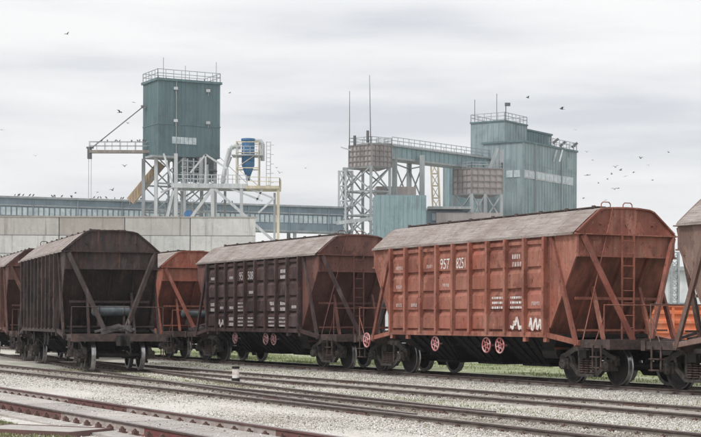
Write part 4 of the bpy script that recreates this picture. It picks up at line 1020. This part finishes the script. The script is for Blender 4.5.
def silo_building():
    B = V((PX(521.7, 250), 250, 0)); root = empty('silo_building', B, 0, 'large teal silo building with stepped blocks and a pale window band', 'building')
    def q(name, mb, mm): o = mb.build(name, mm, root); o.data.transform(Matrix.Translation(-B)); return o
    zt = PZ(140, 250)
    def cl(m, A, ux, uy, w, d, z0, z1, st=.9):
        quadbox(m, A, ux, uy, w, d, z0, z1)
        k = int(w/st)
        for i in range(k+1): p = A+ux*(w*i/k)-uy*.02; m.bar(V((p.x,p.y,z0)), V((p.x,p.y,z1)), .045, .045)
        k = int(d/st)
        for i in range(k+1): p = A+uy*(d*i/k)-ux*.02; m.bar(V((p.x,p.y,z0)), V((p.x,p.y,z1)), .045, .045)
    m = MB(); cl(m, B, X0, Y0, 18.8, 7, 0, zt); q('front_block', m, M['teal'])
    m = MB(); quadbox(m, B-X0*.25-Y0*.2, X0, Y0, 19.3, 7.4, zt, zt+.3); q('parapet', m, M['tealdark'])
    Tt = V((PX(503.8, 255), 255, 0)); zq = PZ(119.6, 255)
    m = MB(); cl(m, Tt, X0, Y0, 7.5, 6.15, 0, zq); q('tall_block', m, M['teal'])
    m = MB(); quadbox(m, Tt-X0*.15-Y0*.15, X0, Y0, 7.8, 6.45, zq, zq+.25); q('parapet', m, M['tealdark'])
    m = MB(); T2 = Tt+X0*7.5+Y0*.3; cl(m, T2, X0, Y0, 9.2, 5, 0, PZ(128, 261)); quadbox(m, T2-Y0*.2, X0, Y0, 9.4, 5.3, PZ(128,261), PZ(128,261)+.25); q('step_block', m, M['tealdark'])
    Tl = Tt+Y0*6.15; m = MB(); cl(m, V((PX(449,262),262,0)), V((1,.1,0)).normalized(), V((-.1,1,0)).normalized(), 3.6, 5, 0, PZ(162, 262)); q('low_block', m, M['teallight'])
    m = MB(); cs = [Tt, Tt+X0*7.5, Tt+X0*7.5+Y0*6.15, Tt+Y0*6.15]; railing(m, [c+V((0,0,zq+.25)) for c in cs], 1.2, 1.2, .04, closed=True)
    cs = [B+X0*9, B+X0*18.8, B+X0*18.8+Y0*7]; railing(m, [c+V((0,0,zt+.3)) for c in cs], 1.2, 1.2, .04); q('roof_railing', m, M['grey_steel'])
    # window band
    z0, z1 = PZ(175, 250), PZ(168, 250)
    x = .7; k = 0
    while x < 17.2:
        m = MB(); quadbox(m, B+X0*x-Y0*.1, X0, Y0, 1.15, .1, z0+.1, z1-.1); f = q('window', m, M['pane'])
        x += 1.4
    m = MB(); quadbox(m, B+X0*.5-Y0*.06, X0, Y0, 17, .06, z0-.1, z1+.1); q('window_frame', m, M['white_steel'])
    m = MB(); 
    for i in range(2): m = MB(); quadbox(m, B+Y0*(.35+i*1.3)-X0*.1, X0, Y0, .1, 1.1, z0, z1); q('window', m, M['pane'])
    m = MB()
    for z in (zt-3.4, zt-8.6, zt-12.): quadbox(m, B-X0*.04-Y0*.04, X0, Y0, 18.88, .05, z, z+.07)
    q('sheet_lap', m, M['teallight'])
    for fx, w_, z_, h_, k in ((2.0,1.8,8.2,3.2,'tealdark'),(7.4,2.7,3.6,4.8,'teallight'),(12.6,1.8,9.0,3.0,'tealdark'),(15.3,1.8,1.0,3.2,'teallight'),(5.5,.9,1.2,3.4,'tealdark')):
        m = MB(); quadbox(m, B+X0*fx-Y0*.035, X0, Y0, w_, .03, zt-z_-h_ if z_ > 5 else zt-z_-2, zt-z_ if z_ > 5 else zt-z_+.0); q('replaced_sheet', m, M['teal_'+('a' if k == 'tealdark' else 'b')])
    m = MB()
    for fx in (4.1, 13.2): m.tube(B+X0*fx-Y0*.2+V((0,0,0)), B+X0*fx-Y0*.2+V((0,0,zt)), .09, 6); q('down_pipe', m, M['grey_steel']); m = MB()
    # masts and floodlights
    for px, y0_, y1_, Y, r in ((474, 122, 98, 258, .05), (496, 120, 92, 256, .05), (505, 119, 103, 255, .08)):
        m = MB(); m.tube(P(px, y0_, Y), P(px, y1_, Y), r, 5); 
        if px == 505: p = P(px, 103, Y); m.bx(p.x-.15, p.x+.7, p.y-.2, p.y+.2, p.z-.2, p.z+.3)
        q('mast', m, M['dark_steel'])
    for px, py, Y in ((554, 140, 259), (561, 143, 262), (573, 144, 265)):
        m = MB(); p = P(px, py, Y); m.tube(V((p.x,p.y,zt)), p, .06, 5); m.bar(p+V((-.3,0,-.2)), p+V((.6,0,.5)), .5, .4); q('floodlight', m, M['dark_steel'])
    for px in (556, 562): m = MB(); m.bar(P(px, 148, 259), P(px-3, 160, 258), .2, .2); q('bracket', m, M['white_steel'])
silo_building()
# pale shed in front of the bin tower
m = MB(); Y = 219; a = V((PX(375.5, Y), Y, 0)); quadbox(m, a, V((1,.06,0)).normalized(), V((-.06,1,0)).normalized(), PX(426, Y)-a.x, 6, 0, PZ(193.5, Y))
for i in range(12): p = a+V((i*.62, -.02+i*.037, 0)); m.bar(p, V((p.x,p.y,PZ(193.5,Y))), .03, .03)
o = m.build('shed', M['teallight']); tag(o, 'plain light teal windowless shed below the pinkish bin', 'shed')
# low plant building between
root = empty('plant_building', P(443, 215, 240)*1, 0, 'low blue-grey plant building with a flat canopy between the two bin towers', 'building'); root.location.z = 0
L0 = Matrix.Translation(-root.location)
m = MB(); m.bx(PX(426,240), PX(462,240), 240, 246, 0, PZ(209,240)); o = m.build('wall', M['blueg'], root); o.data.transform(L0)
m = MB(); m.bx(PX(427,240), PX(470,240), 238.6, 247, PZ(208,240), PZ(205.5,240)); o = m.build('canopy', M['grey_steel'], root); o.data.transform(L0)
m = MB(); m.bx(PX(436,239), PX(500,239), 239, 239.8, 0, PZ(211,239)); o = m.build('parapet', M['hopperbin'], root); o.data.transform(L0)
m = MB()
for x in (432, 441, 449): m.bx(PX(x,239.5), PX(x+5,239.5), 239.7, 239.98, PZ(219,240), PZ(212,240))
o = m.build('window', M['pane'], root); o.data.transform(L0)
def mast(px0, px1, ytop, Y, label, mm, w, lean=0):
    A = V((PX((px0+px1)/2, Y), Y, 0)); z1 = PZ(ytop, Y); m = MB(); h = (PX(px1, Y)-PX(px0, Y))/2
    n = 14
    for k in range(n):
        a, b = z1*k/n, z1*(k+1)/n; la, lb = -lean*a/z1, -lean*b/z1
        c = [(-h,-h),(h,-h),(h,h),(-h,h)]
        for i in range(4):
            p, q = c[i], c[(i+1) % 4]
            m.bar((p[0]+la,p[1],a), (p[0]+lb,p[1],b), w*2, w*2); m.bar((p[0]+la,p[1],a), (q[0]+lb,q[1],b), w, w); m.bar((p[0]+lb,p[1],b), (q[0]+lb,q[1],b), w, w)
    o = m.build('lattice_mast', M[mm], None, A); tag(o, label, 'lattice mast')
mast(438, 445, 160, 270, 'cream lattice mast leaning slightly left behind the teal bridge', 'cream', .13, 1.3)
mast(443.5, 448, 162, 268, 'dark grey lattice mast beside the leaning cream mast', 'grey_steel', .16)
mast(671, 678, 250, 110, 'thin grey lattice mast seen through the gap right of the orange-red wagon', 'grey_steel', .05)
# white warehouse and orange containers seen through the gaps
root = empty('warehouse', (14, 122, 0), 0, 'long white warehouse behind the orange-red wagon', 'building'); L0 = Matrix.Translation(-root.location)
m = MB(); m.bx(PX(368,120), PX(790,120), 120, 134, 0, 5.6); 
for i in range(40): x = PX(368,120)+i*.8; m.bx(x-.03, x+.03, 119.96, 120.0, 0, 5.6)
o = m.build('wall', M['whitewall'], root); o.data.transform(L0)
m = MB(); m.bx(PX(367,120), PX(791,120), 119.5, 134.5, 5.6, 5.9); o = m.build('roof', M['grey_steel'], root); o.data.transform(L0)
for x in (16, 24, 31):
    m = MB(); m.bx(x-1.5, x+1.5, 119.85, 119.95, 0, 3.2); o = m.build('door', M['blueg'], root); o.data.transform(L0)
def container(px, Y, rz, label):
    root = empty('container', (PX(px, Y), Y, 0), rz, label, 'container', 'orange ribbed containers behind the train')
    m = MB(); m.bx(-.95, .95, 0, 4, .25, 2.42)
    for k in range(5): z = .5+k*.42; m.prism([V((-.95, 0, z-.13)), V((-.95, -.09, z-.06)), V((-.95, -.09, z+.06)), V((-.95, 0, z+.13))], (0,0,0), (1.9,0,0)); 
    for s in (-1, 1): m.bx(s*.95-.06, s*.95+.06, -.1, .06, .2, 2.48)
    m.build('body', M['orangebin'], root)
    m = MB(); m.bx(-.98, .98, -.12, 4.05, 2.42, 2.52); m.build('rim', M['orangebin'], root)
    m = MB(); m.bx(-.9, -.7, 0, 4, 0, .25); m.bx(.7, .9, 0, 4, 0, .25); m.build('skid', M['soot'], root)
container(651, 70, .05, 'left orange ribbed container, seen through the brace of the orange-red wagon')
container(690, 71.5, -.06, 'right orange ribbed container, seen in the gap between the last two wagons')

# ---------------------------------------------------------------- birds
BM = mat('bird_feathers', (.045,.045,.05), .8, 0, (.10,.10,.11), 9)
def bird_fly(flap):
    m = MB(); m.lathe([(-.17,.004),(-.11,.035),(0,.055),(.09,.04),(.13,.03),(.17,.028),(.21,.004)], (0,0,0), 'X', 8, [0]*6)
    m.add([V((-.15,-.03,0)),V((-.15,.03,0)),V((-.29,.06,0)),V((-.29,-.06,0))], [(0,1,2,3)])
    for s in (-1, 1):
        a = [V((.08, s*.03, .02)), V((-.07, s*.03, .02)), V((.10, s*.20, .02+flap)), V((-.06, s*.22, .02+flap)), V((-.04, s*.42, .02+flap*.7)), V((-.10, s*.36, .02+flap*.7))]
        m.add([p for p in a]+[p+V((0,0,.012)) for p in a], [(0,1,3,2),(2,3,5,4),(6,7,9,8),(8,9,11,10),(0,2,8,6),(2,4,10,8),(1,3,9,7),(3,5,11,9)])
    return m
def bird_sit():
    m = MB(); m.lathe([(-.16,.01),(-.08,.055),(0,.075),(.08,.06),(.13,.035),(.16,.035),(.19,.005)], (0,0,0), 'X', 8, [0]*6)
    R = Matrix.Rotation(-.8, 3, 'Y'); m.v = [tuple(R @ V(v)+V((0,0,.19))) for v in m.v]
    m.bar((-.06,0,.12), (-.2,0,.02), .06, .02); m.tube((.01,.02,0), (.01,.02,.12), .008, 4); m.tube((.01,-.02,0), (.01,-.02,.12), .008, 4); return m
FB = [bird_fly(.10), bird_fly(-.04), bird_fly(.16)]; SB = bird_sit()
fm = [None]*3
rb = random.Random(4)
fly = [(66,34,1),(1,130,.8),(35,156,.8),(119,112,1.2),(133,102,.8),(124,166,1),(127,123,.8),(229,92,.7),(279,172,1),(276,167,.7),(305,167,.6),(527,96,.9),(561,107,1.3),(587,173,1),(615,165,1),(620,168,.9),(625,174,.8),(640,156,1),(614,187,.9),(618,186,.8),(586,150,.6),(533,178,.6),(455,180,.6),(611,172,.7),(90,199,.7),(97,192,.8),(112,190,1),(75,193,.8),(583,196,.6),(598,181,.6),(607,177,.6),(633,170,.7),(648,163,.6),(652,178,.6),(592,158,.6),(575,128,.6),(668,150,.6),(605,198,.6)]
left = ['leftmost lone', 'second lone']
import itertools
spots_desc = ['small dark bird flying alone high in the upper left sky', 'tiny bird flying at the far left edge of the sky', 'small bird flying low in the sky left of the jib', 'dark bird flying just above the jib beam', 'tiny bird flying beside the jib stay', 'dark bird flying below the jib beam', 'tiny bird hovering close over the jib railing', 'tiny bird in the sky right of the dark teal tower', 'dark bird flying right of the blue dust filter, lower of two', 'tiny bird flying right of the blue dust filter, upper of two', 'tiny bird in the open sky left of the lightning rods', 'small bird flying above the silo building roof mast', 'largest dark bird flying above the right of the silo building']
more_desc = {13: 'dark bird flying just right of the silo building wall', 14: 'left bird of the pair flying over the orange-red wagon roof end', 15: 'right bird of the pair flying over the orange-red wagon roof end',
    16: 'lowest right bird flying over the orange-red wagon gable', 17: 'larger dark bird flying right of the flock over the orange-red gable', 18: 'left one of two birds flying lowest over the orange-red wagon', 19: 'right one of two birds flying lowest over the orange-red wagon',
    20: 'tiny bird at the right wall of the silo building, above its window height', 21: 'tiny bird in front of the teal silo building window band', 22: 'tiny bird beside the low teal block under the bridge', 23: 'tiny bird left of the pair over the orange-red wagon',
    24: 'small bird flying just left of the hoist rope end', 25: 'small bird flying between the hoist rope and tan chute', 26: 'bird flying above the gallery just left of the tan chute', 27: 'leftmost small bird flying above the blue-grey gallery',
    28: 'tiny bird close beside the lower right corner of the silo building', 29: 'tiny bird in the flock, left of the hoops on the orange-red roof', 30: 'tiny bird in the flock, directly over the left roof hoop', 31: 'tiny bird in the upper right of the flock over the wagon gable',
    32: 'tiny bird flying highest on the right side of the flock', 33: 'tiny bird flying low at the right side of the flock', 34: 'tiny bird flying highest just right of the silo building', 35: 'tiny bird over the floodlights of the silo building', 36: 'rightmost tiny bird, flying over the dusty brown wagon', 37: 'tiny bird flying just over the roof hoops of the orange-red wagon'}
perch_g = 'dark birds flying over the yard'
for i, (px, py, sc) in enumerate(fly):
    k = i % 3; Y = 150+rb.uniform(-10, 15)
    if fm[k] is None: o = FB[k].build('bird', BM); fm[k] = o.data
    else: o = bpy.data.objects.new('bird', fm[k]); C.objects.link(o)
    o.location = P(px, py, Y); o.rotation_euler = (rb.uniform(-.3, .3), rb.uniform(-.2, .2), rb.uniform(0, 6.28)); o.scale = (sc*.8,)*3
    lab = spots_desc[i] if i < len(spots_desc) else more_desc[i] if i in more_desc else 'small dark bird of the loose flock right of the silo building' if px > 580 else 'small dark bird flying just above the left conveyor gallery' if px < 120 else 'tiny dark bird flying close before the teal silo building'
    tag(o, lab, 'bird', perch_g)
sm = None
def perch(p, lab):
    global sm
    if sm is None: o = SB.build('bird', BM); sm = o.data
    else: o = bpy.data.objects.new('bird', sm); C.objects.link(o)
    o.location = p; o.rotation_euler = (0, 0, rb.uniform(0, 6.28)); s = rb.uniform(.85, 1.2); o.scale = (s,)*3
    tag(o, lab, 'bird', 'birds perched on '+lab.split('perched on ')[1])
for lo_, hi_, n_, where in ((9.5, 19, 12, 'left of the hoist rope'), (20, 28, 14, 'between the hoist rope and the tan chute'), (29, 46, 8, 'right of the tan chute')):
    for i in range(n_):
        perch(GL+gd*rb.uniform(lo_, hi_)+V((0,0,gtop)), 'dark bird perched on the gallery roof edge '+where)
for i in range(13):
    x = rb.uniform(100, 147); perch(P(x, 151.5, 202.6)+V((0,0,1.22)), 'small dark bird perched on the railing of the jib beam')
bpy.context.view_layer.update()
# ---------------------------------------------------------------- thin haze over the whole yard
hz = MB(); hz.bx(-900, 900, -300, 1500, -1.0, 46); hz = hz.build('haze', [])
hm = bpy.data.materials.new('haze_air'); hm.use_nodes = True; ht = hm.node_tree; ht.nodes.clear()
ho = nd(ht, 'ShaderNodeOutputMaterial'); hv = nd(ht, 'ShaderNodeVolumePrincipled'); hv.inputs['Color'].default_value = (.93,.95,1,1); hv.inputs['Density'].default_value = .00028; hv.inputs['Anisotropy'].default_value = .2
ht.links.new(hv.outputs[0], ho.inputs['Volume']); hz.data.materials.append(hm); tag(hz, 'thin pale haze in the air over the yard', 'haze', kind='stuff')
bpy.context.view_layer.update()
